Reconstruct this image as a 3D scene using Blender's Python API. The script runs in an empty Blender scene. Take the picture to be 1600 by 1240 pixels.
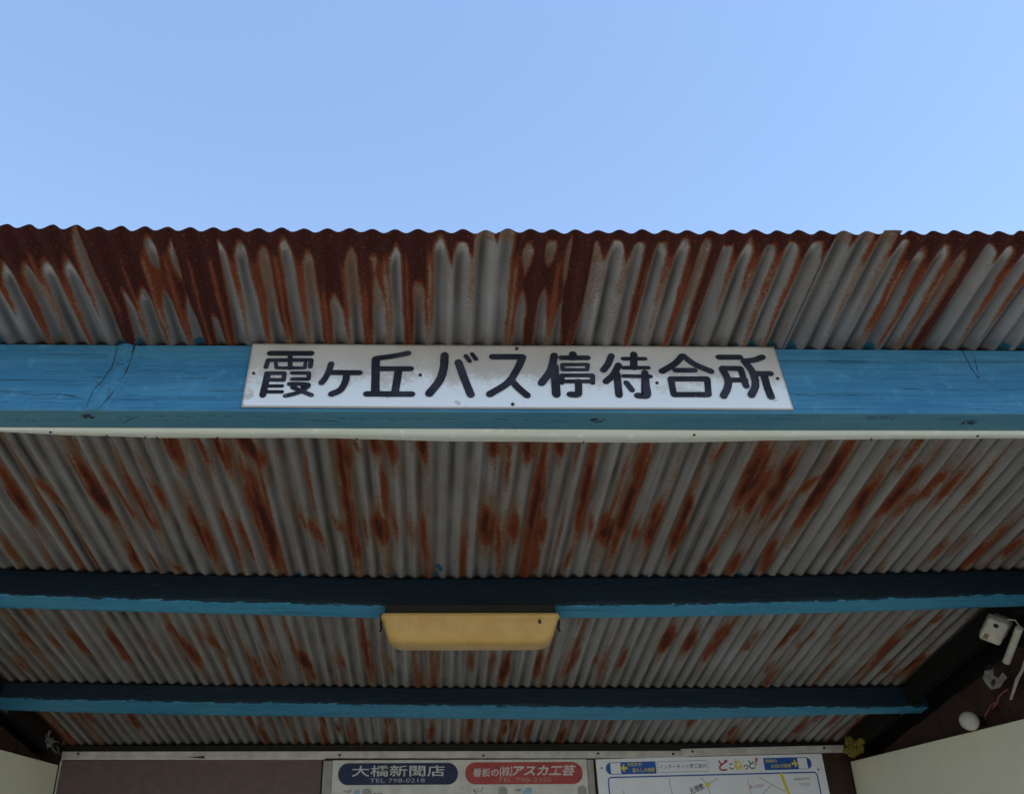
import bpy, bmesh, math, random
import numpy as np
from mathutils import Vector, Matrix

random.seed(7)
RNG = np.random.default_rng(11)
S = bpy.context.scene
COL = S.collection
EYE = 1.55                                   # eye height of the photographer above the ground

# ------------------------------------------------------------------ camera
cam_d = bpy.data.cameras.new('camera')
cam = bpy.data.objects.new('camera', cam_d); COL.objects.link(cam)
_r = Vector((0.9997, -0.0229, -0.0063)); _u = Vector((-0.0051, -0.4654, 0.8851)); _f = Vector((0.0232, 0.8848, 0.4654))
m = Matrix((( _r.x, _u.x, -_f.x, 0), (_r.y, _u.y, -_f.y, 0), (_r.z, _u.z, -_f.z, EYE), (0, 0, 0, 1)))
cam.matrix_world = m
cam_d.sensor_fit = 'HORIZONTAL'; cam_d.sensor_width = 36.0; cam_d.lens = 31.275
cam_d.shift_x = 0.058; cam_d.shift_y = 0.0
cam_d.clip_start = 0.02; cam_d.clip_end = 2000
S.camera = cam

# ------------------------------------------------------------------ sky, sun, exposure
SUN_EL, SUN_AZ = math.radians(60), math.radians(150)    # azimuth from +Y (into the shelter) towards +X
w = bpy.data.worlds.new('World'); S.world = w; w.use_nodes = True
nt = w.node_tree; nt.nodes.clear()
sky = nt.nodes.new('ShaderNodeTexSky'); sky.sky_type = 'NISHITA'; sky.sun_disc = False
sky.sun_elevation = SUN_EL; sky.sun_rotation = SUN_AZ
sky.altitude = 0; sky.air_density = 1.15; sky.dust_density = 0.4; sky.ozone_density = 1.0
bg = nt.nodes.new('ShaderNodeBackground'); bg.inputs[1].default_value = 0.15
wo = nt.nodes.new('ShaderNodeOutputWorld')
nt.links.new(sky.outputs[0], bg.inputs[0]); nt.links.new(bg.outputs[0], wo.inputs[0])
sd = bpy.data.lights.new('sun', 'SUN'); sd.energy = 2.6; sd.angle = math.radians(0.5); sd.color = (1.0, 0.95, 0.87)
sun = bpy.data.objects.new('sun', sd); COL.objects.link(sun)
sdir = Vector((math.sin(SUN_AZ)*math.cos(SUN_EL), math.cos(SUN_AZ)*math.cos(SUN_EL), math.sin(SUN_EL)))
sun.rotation_euler = sdir.to_track_quat('Z', 'Y').to_euler(); sun.location = (6, 2, 12)
S.view_settings.view_transform = 'Standard'; S.view_settings.look = 'None'
S.view_settings.gamma = 1.0; S.view_settings.use_curve_mapping = False
S.view_settings.exposure = 1.05

# ------------------------------------------------------------------ measured marks (sign strokes, rust, cracks)
STROKES = [["p",[[0.0308,0.0217],[0.0972,0.0212]],0.0079],["p",[[0.0281,0.0514],[0.0297,0.0365],[0.0985,0.0355],[0.0981,0.0501]],0.0069],["p",[[0.0633,0.0215],[0.0666,0.0533]],0.0069],["p",[[0.0427,0.0423],[0.045,0.0527],[0.0897,0.0524],[0.0898,0.042]],0.0055],["p",[[0.0326,0.0653],[0.0301,0.1087]],0.0082],["p",[[0.0302,0.0639],[0.0585,0.0636],[0.0589,0.0775],[0.0332,0.0776]],0.0066],["p",[[0.0333,0.0902],[0.058,0.09]],0.006],["p",[[0.0326,0.1019],[0.0588,0.1018]],0.006],["p",[[0.0704,0.0632],[0.0973,0.063],[0.0979,0.0757],[0.072,0.0759]],0.006],["c",[[0.0686,0.086],[0.0851,0.0859],[0.0985,0.0876],[0.093,0.0966],[0.0814,0.1044],[0.0651,0.1098]],0.0069],["c",[[0.0742,0.0924],[0.0892,0.1002],[0.1052,0.1082]],0.0069],["c",[[0.1307,0.0435],[0.1284,0.0584],[0.124,0.073],[0.1185,0.0835]],0.0074],["p",[[0.1287,0.0617],[0.1775,0.062]],0.0074],["c",[[0.1571,0.0618],[0.1558,0.08],[0.1492,0.0973],[0.1356,0.1062]],0.0082],["c",[[0.2013,0.0317],[0.2267,0.027],[0.2535,0.0199]],0.0074],["p",[[0.2014,0.0328],[0.2036,0.1036]],0.0099],["p",[[0.2023,0.053],[0.2584,0.0526]],0.0074],["p",[[0.2388,0.0538],[0.2341,0.1034]],0.0093],["p",[[0.19,0.1048],[0.2608,0.1047]],0.0082],["c",[[0.312,0.0233],[0.3102,0.0515],[0.3034,0.0772],[0.2874,0.1038]],0.0099],["c",[[0.334,0.0382],[0.342,0.0696],[0.3523,0.1055]],0.0096],["p",[[0.3459,0.0245],[0.3522,0.0362]],0.0066],["p",[[0.3563,0.0206],[0.3623,0.0316]],0.0066],["p",[[0.3887,0.0263],[0.4381,0.0259]],0.0085],["c",[[0.4381,0.0266],[0.4283,0.0512],[0.4115,0.0807],[0.3817,0.1044]],0.009],["c",[[0.4159,0.0741],[0.4271,0.0911],[0.4403,0.1065]],0.009],["c",[[0.4896,0.0227],[0.4813,0.0536],[0.4642,0.0818]],0.0092],["p",[[0.4877,0.0459],[0.486,0.1044]],0.0101],["p",[[0.5201,0.0197],[0.5194,0.0275]],0.0095],["p",[[0.5003,0.0277],[0.5437,0.0274]],0.0073],["p",[[0.5008,0.0424],[0.5419,0.042],[0.5396,0.0528],[0.5004,0.0531],[0.5008,0.0424]],0.0062],["p",[[0.4968,0.0809],[0.4982,0.0652],[0.5473,0.0648],[0.5455,0.0805]],0.007],["p",[[0.4994,0.0775],[0.5419,0.0772]],0.0067],["c",[[0.5232,0.0777],[0.5216,0.0962],[0.5191,0.1042],[0.5073,0.1039]],0.0084],["c",[[0.5825,0.0224],[0.5752,0.0395],[0.5659,0.0533]],0.0084],["c",[[0.5918,0.042],[0.5811,0.0623],[0.5668,0.0774]],0.0084],["p",[[0.5865,0.0604],[0.5843,0.1049]],0.009],["p",[[0.6005,0.0288],[0.6367,0.0286]],0.007],["p",[[0.6195,0.0189],[0.6155,0.0476]],0.009],["p",[[0.598,0.0481],[0.6391,0.0478]],0.007],["p",[[0.5963,0.0656],[0.6396,0.066]],0.007],["c",[[0.6318,0.0582],[0.6299,0.0844],[0.6284,0.1046],[0.6132,0.1054]],0.0087],["c",[[0.5991,0.079],[0.6024,0.0864],[0.6062,0.0945]],0.0073],["c",[[0.6981,0.0222],[0.6836,0.0386],[0.6598,0.0553]],0.0084],["c",[[0.6996,0.0222],[0.7155,0.0403],[0.7391,0.0547]],0.0084],["p",[[0.6812,0.0528],[0.7133,0.0526]],0.0073],["p",[[0.6712,0.0711],[0.7297,0.0706],[0.7255,0.1028],[0.6707,0.1032],[0.6712,0.0711]],0.0078],["p",[[0.7574,0.0245],[0.7924,0.0242]],0.0081],["c",[[0.7583,0.0496],[0.7624,0.0723],[0.7583,0.0891],[0.7486,0.1056]],0.009],["p",[[0.7586,0.0481],[0.7877,0.0486],[0.789,0.0855]],0.0078],["p",[[0.7617,0.0727],[0.7907,0.0725]],0.0073],["c",[[0.797,0.0327],[0.8148,0.0299],[0.8293,0.0235]],0.0081],["c",[[0.7972,0.032],[0.8058,0.0569],[0.8042,0.0832],[0.7931,0.1035]],0.009],["p",[[0.8082,0.0591],[0.8345,0.0589]],0.0076],["c",[[0.8232,0.0598],[0.8225,0.0831],[0.8238,0.1066]],0.0092]]
NAILS = [[0.0102,0.064],[0.2732,0.0654],[0.4294,0.0081],[0.4167,0.1237],[0.6479,0.0794],[0.8433,0.0687]]
RUST_PATCHES = [[-26.25,1.65,-26.4,1.827,0.4,0.9],[-24.64,1.65,-23.59,1.809,0.35,0.6],[-21.45,1.612,-20.9,1.835,0.5,1],[-20.18,1.642,-19.43,1.826,0.3,0.7],[-18.88,1.656,-18.5,1.853,0.4,0.9],[-17.44,1.671,-17.31,1.783,0.3,0.6],[-15.51,1.528,-15.29,1.604,0.4,1],[-15.79,1.783,-15.44,1.984,0.5,1],[-13.91,1.527,-13.5,1.604,0.3,0.8],[-12.68,1.527,-12.47,1.625,0.4,0.9],[-13.82,1.8,-13.64,1.984,0.35,0.8],[-11.21,1.527,-10.51,1.618,0.5,1],[-11.61,1.633,-11.07,2.013,0.55,1],[-12.89,1.834,-12.75,1.983,0.3,0.7],[-8.82,1.799,-7.54,1.944,0.5,0.6],[-7.87,1.526,-7.88,1.906,0.2,0.5],[-20.93,1.926,-20.9,2.055,0.35,0.8],[-19.76,1.964,-19.6,2.045,0.3,0.6],[-18.56,2.004,-18.27,2.05,0.3,0.6],[-29.16,1.899,-29.21,2.035,0.3,0.5],[-6.77,1.816,-6.19,1.869,0.4,0.6],[-5.77,1.526,-5.7,1.716,0.4,1],[-18.82,1.529,-18.62,1.656,0.15,0.4],[-20.78,1.529,-21.2,1.627,0.15,0.5],[-33.58,2.343,-32.56,2.506,0.4,0.5],[-31.05,2.409,-30.74,2.52,0.35,0.6],[-29.29,2.37,-28.86,2.549,0.35,0.7],[-26.16,2.383,-25.96,2.595,0.35,0.8],[-23.59,2.383,-23.22,2.521,0.3,0.4],[-20.92,2.344,-20.16,2.58,0.45,0.9],[-18.34,2.397,-17.64,2.522,0.4,0.6],[-15.65,2.522,-15.25,2.674,0.4,0.8],[-13.85,2.522,-13.61,2.643,0.35,0.7],[-11.92,2.307,-11.29,2.74,0.3,0.6],[-11.44,2.508,-10.56,2.691,0.5,0.9],[-8.56,2.509,-8.3,2.628,0.4,0.4],[-5.65,1.526,-5.51,1.631,0.5,1],[-5.77,1.632,-5.49,2.034,0.4,0.95],[-3.79,1.525,-3.61,1.573,0.4,0.9],[-2.8,1.525,-2.62,1.602,0.35,0.9],[-0.94,1.525,-0.69,1.601,0.35,0.9],[-4.94,1.546,-4.61,1.567,0.4,0.5],[-3.73,1.807,-3.65,1.915,0.5,1],[-4.75,1.79,-4.66,1.906,0.3,0.5],[-2.78,1.765,-2.71,1.925,0.3,0.5],[-1.69,1.807,-1.53,1.924,0.4,0.5],[-0.92,1.815,-0.8,1.983,0.25,0.7],[3.35,1.789,3.4,1.915,0.6,1],[4.06,1.797,4.42,2.023,0.3,0.6],[5.14,1.806,5.25,1.914,0.4,0.8],[6.32,1.537,6.4,2.044,0.4,1],[6.93,1.814,7.05,1.924,0.4,0.7],[3.31,1.537,3.32,1.579,0.4,0.9],[4.19,1.537,4.28,1.699,0.3,0.5],[5.38,1.537,5.32,1.586,0.4,0.9],[7.2,1.536,7.22,1.578,0.35,0.9],[9.24,1.543,9.57,1.905,0.35,0.9],[9.57,1.905,9.19,2.043,0.25,0.6],[11.52,1.542,11.26,1.952,0.25,0.6],[12.4,1.542,12.32,1.952,0.4,1],[11.33,1.814,11.43,1.923,0.6,0.9],[14.48,1.771,14.55,1.923,0.4,1],[13.43,1.831,13.55,1.904,0.3,0.6],[16.3,1.831,16.47,1.942,0.4,1],[10.16,1.805,10.41,1.895,0.3,0.5],[-5.83,2.307,-5.6,2.708,0.4,0.8],[-8.04,2.523,-7.77,2.644,0.3,0.5],[-3.82,2.568,-3.72,2.66,0.4,0.5],[3.26,2.525,3.2,2.63,0.4,0.6],[4.91,2.525,4.93,2.646,0.4,0.5],[6.28,2.525,6.04,2.727,0.4,1],[12.05,2.308,11.47,2.663,0.35,0.6],[8.94,2.525,9.02,2.678,0.35,0.8],[12.01,2.511,11.53,2.679,0.4,0.7],[13.86,2.555,13.88,2.601,0.3,0.6],[16.23,2.512,16.12,2.632,0.3,0.6],[19.18,2.373,19.09,2.498,0.6,0.9],[-1.97,2.568,-1.9,2.629,0.3,0.3],[16.71,1.541,16.52,1.598,0.3,0.7],[19.38,1.541,19.47,1.745,0.6,1],[20.38,1.634,20.25,1.787,0.4,0.9],[19.68,1.77,19.19,2.064,0.25,0.7],[21.46,1.583,21.38,1.787,0.4,1],[24.3,1.547,24.1,1.83,0.5,1],[23.65,1.641,22.67,1.744,0.3,0.8],[27.22,1.648,27.44,1.857,0.45,0.85],[29.59,1.595,29.13,1.803,0.45,0.9],[27.5,1.546,26.72,1.641,0.25,0.4],[31.28,1.64,30.2,1.786,0.6,0.7],[32.26,1.625,32.13,1.76,0.3,0.6],[33.8,1.595,33.93,1.777,0.35,0.7],[38.48,1.828,38.43,2.001,0.4,0.7],[40.27,1.902,40.3,1.98,0.3,0.6],[16.04,1.713,16.47,1.876,0.3,0.9],[21.33,1.981,21.24,2.064,0.4,0.8],[23.23,1.923,23.67,2.053,0.4,0.8],[29.38,1.812,29.32,2.064,0.2,0.6],[22.52,1.688,22.01,1.904,0.2,0.5],[19.11,2.012,19.19,2.064,0.4,0.9],[21.14,2.4,21.03,2.512,0.6,0.8],[23.76,2.309,23.21,2.557,0.5,0.8],[26.42,2.374,26.2,2.513,0.4,0.5],[29.21,2.335,28.7,2.543,0.3,0.8],[30.95,2.401,30.58,2.47,0.3,0.7],[33.31,2.388,33.31,2.485,0.4,0.35],[37.88,2.589,37.83,2.717,0.3,0.7],[40.18,2.605,40.0,2.684,0.3,0.6],[42.25,2.559,41.58,2.684,0.4,0.9],[43.35,2.53,43.45,2.605,0.3,0.6],[38.52,2.297,38.33,2.362,0.25,0.7],[40.26,2.297,40.1,2.348,0.2,0.5],[41.81,2.284,41.54,2.375,0.2,0.6]]
CRACKS_FRONT = [[[[-0.6676,0.1075],[-0.6016,0.1071],[-0.5578,0.1098],[-0.533,0.1165]],1],[[[-0.6623,0.1246],[-0.6136,0.123],[-0.5338,0.1267]],0.8],[[[-0.6844,0.0524],[-0.5841,0.0471],[-0.5157,0.0484]],0.4],[[[-0.4824,0.0044],[-0.482,0.0463],[-0.4877,0.0823],[-0.4998,0.1171],[-0.5085,0.1363]],1.6],[[[-0.5091,0.0094],[-0.5083,0.051],[-0.5179,0.0825],[-0.5271,0.1001],[-0.5286,0.1343]],1.4],[[[-0.4762,0.0733],[-0.4641,0.0665],[-0.4104,0.0639],[-0.3428,0.0611]],0.8],[[[-0.4767,0.0866],[-0.4539,0.0996],[-0.3708,0.0968],[-0.3035,0.0985]],0.6],[[[-0.4777,0.0508],[-0.447,0.0506],[-0.3967,0.0456]],0.7],[[[-0.428,0.1124],[-0.4229,0.1379]],0.5],[[[-0.5029,0.014],[-0.4856,0.0139]],0.5],[[[-0.508,0.0373],[-0.4998,0.051]],0.8],[[[-0.514,0.0556],[-0.5018,0.0645]],0.8],[[[-0.5279,0.0825],[-0.5115,0.0956]],0.8],[[[-0.5289,0.113],[-0.5217,0.1087]],0.7],[[[-0.4903,0.0554],[-0.4811,0.0508]],0.6],[[[-0.4915,0.0955],[-0.4743,0.0822]],0.5],[[[-0.4703,0.037],[-0.3815,0.034]],0.35],[[[-0.6573,0.0293],[-0.5461,0.0353]],0.3],[[[-0.4542,0.082],[-0.401,0.0781],[-0.2992,0.0809]],0.3],[[[0.6474,0.0257],[0.6546,0.0318],[0.6682,0.0279],[0.6701,0.0335]],1],[[[0.7516,0.0892],[0.8418,0.0908],[0.9482,0.0878]],0.9],[[[0.5756,0.1037],[0.6642,0.1018],[0.6978,0.1051]],0.9],[[[0.578,0.1146],[0.6261,0.1143],[0.7117,0.1159]],0.6],[[[0.8785,0.0024],[0.8786,0.0403],[0.8822,0.0634]],1.3],[[[0.8968,0.0022],[0.8876,0.0449],[0.884,0.0634]],1.1],[[[0.903,0.1125],[0.9239,0.1124]],0.9],[[[0.8984,0.0355],[0.9182,0.0306]],0.8],[[[0.8217,0.1261],[0.8954,0.1313]],0.9],[[[0.5789,0.0565],[0.6765,0.0603],[0.7835,0.0573]],0.4],[[[0.8804,0.0167],[0.8948,0.0214]],0.7],[[[0.7062,0.0783],[0.8306,0.0738]],0.3],[[[0.8893,0.0588],[0.9636,0.0513]],0.5]]
CRACKS_BOTTOM = [[[[-0.5075,1.2975],[-0.4669,1.2945]],0.7],[[[-0.4846,1.3112],[-0.453,1.2917],[-0.2998,1.2878],[-0.1346,1.3031]],1],[[[-0.6669,1.2998],[-0.6018,1.3026],[-0.5473,1.2978]],0.8],[[[-0.1439,1.2949],[0.0577,1.2961],[0.2101,1.2978],[0.2597,1.2891]],1],[[[0.2921,1.2807],[0.3265,1.3025]],0.6],[[[-0.0773,1.3055],[0.0918,1.3031]],0.5],[[[0.4583,1.2822],[0.627,1.2976]],0.8],[[[0.5532,1.2815],[0.7278,1.2912]],0.8],[[[0.6732,1.2833],[0.8665,1.293]],0.9],[[[0.3857,1.291],[0.4907,1.3014]],0.5]]
KNOTS = [[-0.5307,1.2923],[0.2591,1.2963],[0.8511,1.3004]]

# ------------------------------------------------------------------ helpers
SL = 0.1964; CS, SN = math.cos(SL), math.sin(SL); KZ = 1.0033 + EYE     # roof slope and height at Y = 0
PITCH, XO = 0.032287, 0.01086                                           # corrugation pitch

def RP(X, v, h):
    """X across, v down the slope, h below the roof plane -> world"""
    return (X, v*CS - h*SN, KZ - v*SN - h*CS)

def RPa(X, v, h):
    return np.stack([X + 0*v, v*CS - h*SN, KZ - v*SN - h*CS], -1)

def tag(o, label=None, cat=None, group=None, kind=None):
    if label: o['label'] = label
    if cat: o['category'] = cat
    if group: o['group'] = group
    if kind: o['kind'] = kind
    return o

def thing(name, label, cat, loc=(0, 0, 0), rot=(0, 0, 0), group=None):
    o = bpy.data.objects.new(name, None); COL.objects.link(o); o.empty_display_size = 0.05
    o.location = loc; o.rotation_euler = rot
    return tag(o, label, cat, group)

def link(name, me, mat, parent=None, smooth=False, local=False):
    o = bpy.data.objects.new(name, me); COL.objects.link(o)
    if mat is not None: me.materials.append(mat)
    if parent is not None:
        o.parent = parent
        if not local:                       # vertices were given in world space
            me.transform(Matrix.Translation(-root_loc(parent)))
    if smooth:
        me.polygons.foreach_set('use_smooth', [True]*len(me.polygons))
    me.update()
    return o

def root_loc(o):
    v = Vector(o.location); 
    while o.parent is not None:
        o = o.parent; v += Vector(o.location)
    return v

def mesh(name, verts, faces):
    me = bpy.data.meshes.new(name); me.from_pydata([tuple(v) for v in verts], [], [tuple(f) for f in faces]); me.update(); return me

def grid_mesh(name, P, attrs=None, closed=False):
    """P: (n, m, 3) array of points -> quad grid; attrs: name -> (n, m) floats"""
    n, k = P.shape[:2]
    me = bpy.data.meshes.new(name)
    me.vertices.add(n*k); me.vertices.foreach_set('co', P.reshape(-1).astype(np.float32))
    idx = np.arange(n*k).reshape(n, k)
    if closed: idx = np.concatenate([idx, idx[:, :1]], 1)
    q = np.stack([idx[:-1, :-1], idx[1:, :-1], idx[1:, 1:], idx[:-1, 1:]], -1).reshape(-1, 4)
    me.loops.add(q.size); me.loops.foreach_set('vertex_index', q.reshape(-1).astype(np.int32))
    me.polygons.add(len(q)); me.polygons.foreach_set('loop_start', np.arange(0, q.size, 4, dtype=np.int32))
    me.update(calc_edges=True); me.validate()
    for a, vals in (attrs or {}).items():
        at = me.attributes.new(a, 'FLOAT', 'POINT'); at.data.foreach_set('value', vals.reshape(-1).astype(np.float32))
    return me

class MB:
    def __init__(s): s.bm = bmesh.new()
    def box(s, c, size, rot=None, bevel=0.0, seg=2):
        r = bmesh.ops.create_cube(s.bm, size=1.0); vs = r['verts']
        M = Matrix.Translation(Vector(c)) @ (rot.to_4x4() if rot is not None else Matrix.Identity(4)) @ Matrix.Diagonal((*size, 1))
        bmesh.ops.transform(s.bm, matrix=M, verts=vs)
        if bevel > 0:
            es = list({e for v in vs for e in v.link_edges})
            bmesh.ops.bevel(s.bm, geom=es, offset=bevel, segments=seg, profile=.5, affect='EDGES')
        return s
    def cyl(s, a, b, r, r2=None, n=20):
        a, b = Vector(a), Vector(b); d = b - a
        R = d.to_track_quat('Z', 'Y').to_matrix().to_4x4()
        bmesh.ops.create_cone(s.bm, cap_ends=True, segments=n, radius1=r, radius2=r if r2 is None else r2, depth=d.length,
                              matrix=Matrix.Translation((a+b)/2) @ R)
        return s
    def tube(s, pts, r, n=8):
        pts = [Vector(p) for p in pts]
        rings = []
        for i, p in enumerate(pts):
            t = (pts[min(i+1, len(pts)-1)] - pts[max(i-1, 0)]).normalized()
            ax = t.cross(Vector((.31, .52, .79))).normalized(); bx = t.cross(ax)
            rings.append([s.bm.verts.new(p + r*(math.cos(2*math.pi*k/n)*ax + math.sin(2*math.pi*k/n)*bx)) for k in range(n)])
        for A, B in zip(rings, rings[1:]):
            for k in range(n): s.bm.faces.new((A[k], A[(k+1) % n], B[(k+1) % n], B[k]))
        s.bm.faces.new(rings[0][::-1]); s.bm.faces.new(rings[-1])
        return s
    def sphere(s, c, r, scale=(1, 1, 1), n=20):
        M = Matrix.Translation(Vector(c)) @ Matrix.Diagonal((*scale, 1))
        bmesh.ops.create_uvsphere(s.bm, u_segments=n, v_segments=n//2, radius=r, matrix=M); return s
    def prism(s, poly, h, M):
        """flat outline (x, z) given a thickness h, placed with matrix M (local y is the thickness, front at y = -h)"""
        f = [s.bm.verts.new(M @ Vector((x, -h, z))) for x, z in poly]; b = [s.bm.verts.new(M @ Vector((x, 0, z))) for x, z in poly]
        s.bm.faces.new(f); s.bm.faces.new(b[::-1]); n = len(poly)
        for k in range(n): s.bm.faces.new((f[k], b[k], b[(k+1) % n], f[(k+1) % n]))
        return s
    def build(s, name, mat, parent=None, smooth=False, local=False):
        bmesh.ops.recalc_face_normals(s.bm, faces=s.bm.faces)
        me = bpy.data.meshes.new(name); s.bm.to_mesh(me); s.bm.free()
        return link(name, me, mat, parent, smooth, local)

_lat = {}
def vnoise(x, y, seed=0):
    """smooth value noise in 0..1"""
    if seed not in _lat: _lat[seed] = np.random.default_rng(100+seed).random((257, 257))
    L = _lat[seed]; xi = np.floor(x).astype(int); yi = np.floor(y).astype(int)
    fx = x - xi; fy = y - yi; fx = fx*fx*(3-2*fx); fy = fy*fy*(3-2*fy)
    a = L[xi % 257, yi % 257]; b = L[(xi+1) % 257, yi % 257]; c = L[xi % 257, (yi+1) % 257]; d = L[(xi+1) % 257, (yi+1) % 257]
    return (a*(1-fx)+b*fx)*(1-fy) + (c*(1-fx)+d*fx)*fy

def sstep(a, b, x):
    t = np.clip((x-a)/(b-a), 0, 1); return t*t*(3-2*t)

def round_rect(x0, z0, x1, z1, r, n=8, left=True, right=True):
    pts = []
    def arc(cx, cz, a0):
        for k in range(n+1):
            a = math.radians(a0 + 90*k/n); pts.append((cx + r*math.cos(a), cz + r*math.sin(a)))
    if right: arc(x1-r, z1-r, 0)
    else: pts.append((x1, z1))
    if right: 
        pass
    if left: arc(x0+r, z1-r, 90); arc(x0+r, z0+r, 180)
    else: pts += [(x0, z1), (x0, z0)]
    if right: arc(x1-r, z0+r, 270)
    else: pts.append((x1, z0))
    return pts

# ------------------------------------------------------------------ materials
class NT:
    def __init__(s, name):
        s.m = bpy.data.materials.new(name); s.m.use_nodes = True; s.t = s.m.node_tree
        s.b = s.t.nodes['Principled BSDF']; s.b.inputs['Specular IOR Level'].default_value = .3
    def node(s, ty, **kw):
        n = s.t.nodes.new(ty)
        for k, v in kw.items(): setattr(n, k, v)
        return n
    def put(s, sock, v):
        if isinstance(v, bpy.types.NodeSocket): s.t.links.new(v, sock)
        elif isinstance(v, (tuple, list)) and len(v) == 3 and sock.type == 'RGBA': sock.default_value = (*v, 1)
        else: sock.default_value = v
    def coord(s, scale=(1, 1, 1), kind='Object'):
        tc = s.node('ShaderNodeTexCoord'); mp = s.node('ShaderNodeMapping'); mp.inputs['Scale'].default_value = scale
        s.t.links.new(tc.outputs[kind], mp.inputs[0]); return mp.outputs[0]
    def noise(s, scale, detail=3, rough=.5, vec=None, dist=0):
        n = s.node('ShaderNodeTexNoise'); n.inputs['Scale'].default_value = scale; n.inputs['Detail'].default_value = detail
        n.inputs['Roughness'].default_value = rough; n.inputs['Distortion'].default_value = dist
        s.t.links.new(vec if vec is not None else s.coord(), n.inputs['Vector']); return n.outputs[0]
    def attr(s, name):
        n = s.node('ShaderNodeAttribute'); n.attribute_name = name; return n.outputs['Fac']
    def math(s, op, a, b=0.0, c=0.0):
        n = s.node('ShaderNodeMath', operation=op); s.put(n.inputs[0], a); s.put(n.inputs[1], b)
        if op in ('MULTIPLY_ADD',): s.put(n.inputs[2], c)
        return n.outputs[0]
    def step(s, v, a, b, lo=0.0, hi=1.0):
        n = s.node('ShaderNodeMapRange', interpolation_type='SMOOTHSTEP')
        s.put(n.inputs['Value'], v); n.inputs['From Min'].default_value = a; n.inputs['From Max'].default_value = b
        n.inputs['To Min'].default_value = lo; n.inputs['To Max'].default_value = hi; return n.outputs[0]
    def mix(s, f, a, b):
        n = s.node('ShaderNodeMix', data_type='RGBA'); s.put(n.inputs['Factor'], f); s.put(n.inputs['A'], a) if False else None
        s.put(n.inputs[6], a); s.put(n.inputs[7], b); return n.outputs[2]
    def color(s, c): s.put(s.b.inputs['Base Color'], c); return s
    def rough(s, v): s.put(s.b.inputs['Roughness'], v); return s
    def bump(s, h, strength=.3, dist=.001):
        n = s.node('ShaderNodeBump'); n.inputs['Strength'].default_value = strength; n.inputs['Distance'].default_value = dist
        s.put(n.inputs['Height'], h); s.t.links.new(n.outputs[0], s.b.inputs['Normal']); return s

def mat_plain(name, c, rough=.6, var=.18, scale=40, bump=.15):
    k = NT(name); n = k.noise(scale, 5, .6)
    d = tuple(x*(1-var) for x in c); l = tuple(min(1, x*(1+var)) for x in c)
    k.color(k.mix(k.step(n, .3, .7), d, l)).rough(rough)
    if bump: k.bump(k.noise(scale*8, 3), bump, .0006)
    return k.m

def mat_sheet():
    k = NT('galvanised_rusty_sheet'); r = k.attr('rust')
    n1 = k.noise(190, 5, .78); n2 = k.noise(70, 4, .6, k.coord((1, .35, 1))); n3 = k.noise(14, 3)
    v = k.math('ADD', r, k.math('MULTIPLY', k.math('SUBTRACT', n1, .5), .95))
    v = k.math('ADD', v, k.math('MULTIPLY', k.math('SUBTRACT', n2, .5), .30))
    v = k.math('MULTIPLY', v, k.step(r, .02, .12))
    st = k.noise(90, 4, .6, k.coord((1, .03, .03)))
    zinc = k.mix(k.step(st, .25, .75), (.255, .248, .236), (.345, .338, .328))
    zinc = k.mix(k.step(n3, .35, .7), zinc, k.mix(.5, zinc, (.225, .205, .18)))
    zinc = k.mix(k.math('MULTIPLY', k.step(k.noise(900, 2), .55, .75), .30), zinc, (.36, .35, .33))
    zinc = k.mix(k.math('MULTIPLY', k.attr('grime_shade'), .94), zinc, (.048, .043, .038))
    zinc = k.mix(k.math('MULTIPLY', k.attr('chalk'), k.step(n2, .35, .6)), zinc, (.56, .54, .50))
    c = k.mix(k.math('MULTIPLY', k.step(v, .10, .36), .8), zinc, (.185, .100, .050))
    c = k.mix(k.step(v, .36, .56), c, (.172, .040, .0135))
    c = k.mix(k.math('MULTIPLY', k.step(v, .62, .98), .95), c, (.044, .0085, .0065))
    c = k.mix(k.math('MULTIPLY', k.step(v, .40, .6), k.step(k.noise(230, 5, .75), .56, .70)), c, (.235, .075, .026))
    p = k.attr('paint'); pv = k.math('ADD', p, k.math('MULTIPLY', k.math('SUBTRACT', n2, .5), 1.1))
    c = k.mix(k.step(pv, .5, .62), c, (.030, .13, .19))
    k.color(c).rough(k.step(v, .2, .6, .40, .9))
    k.put(k.b.inputs['Metallic'], k.step(v, .1, .4, .12, 0.0))
    k.bump(k.math('ADD', k.math('MULTIPLY', n1, k.step(v, .3, .6)), k.math('MULTIPLY', n2, .15)), .35, .0012)
    return k.m

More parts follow.
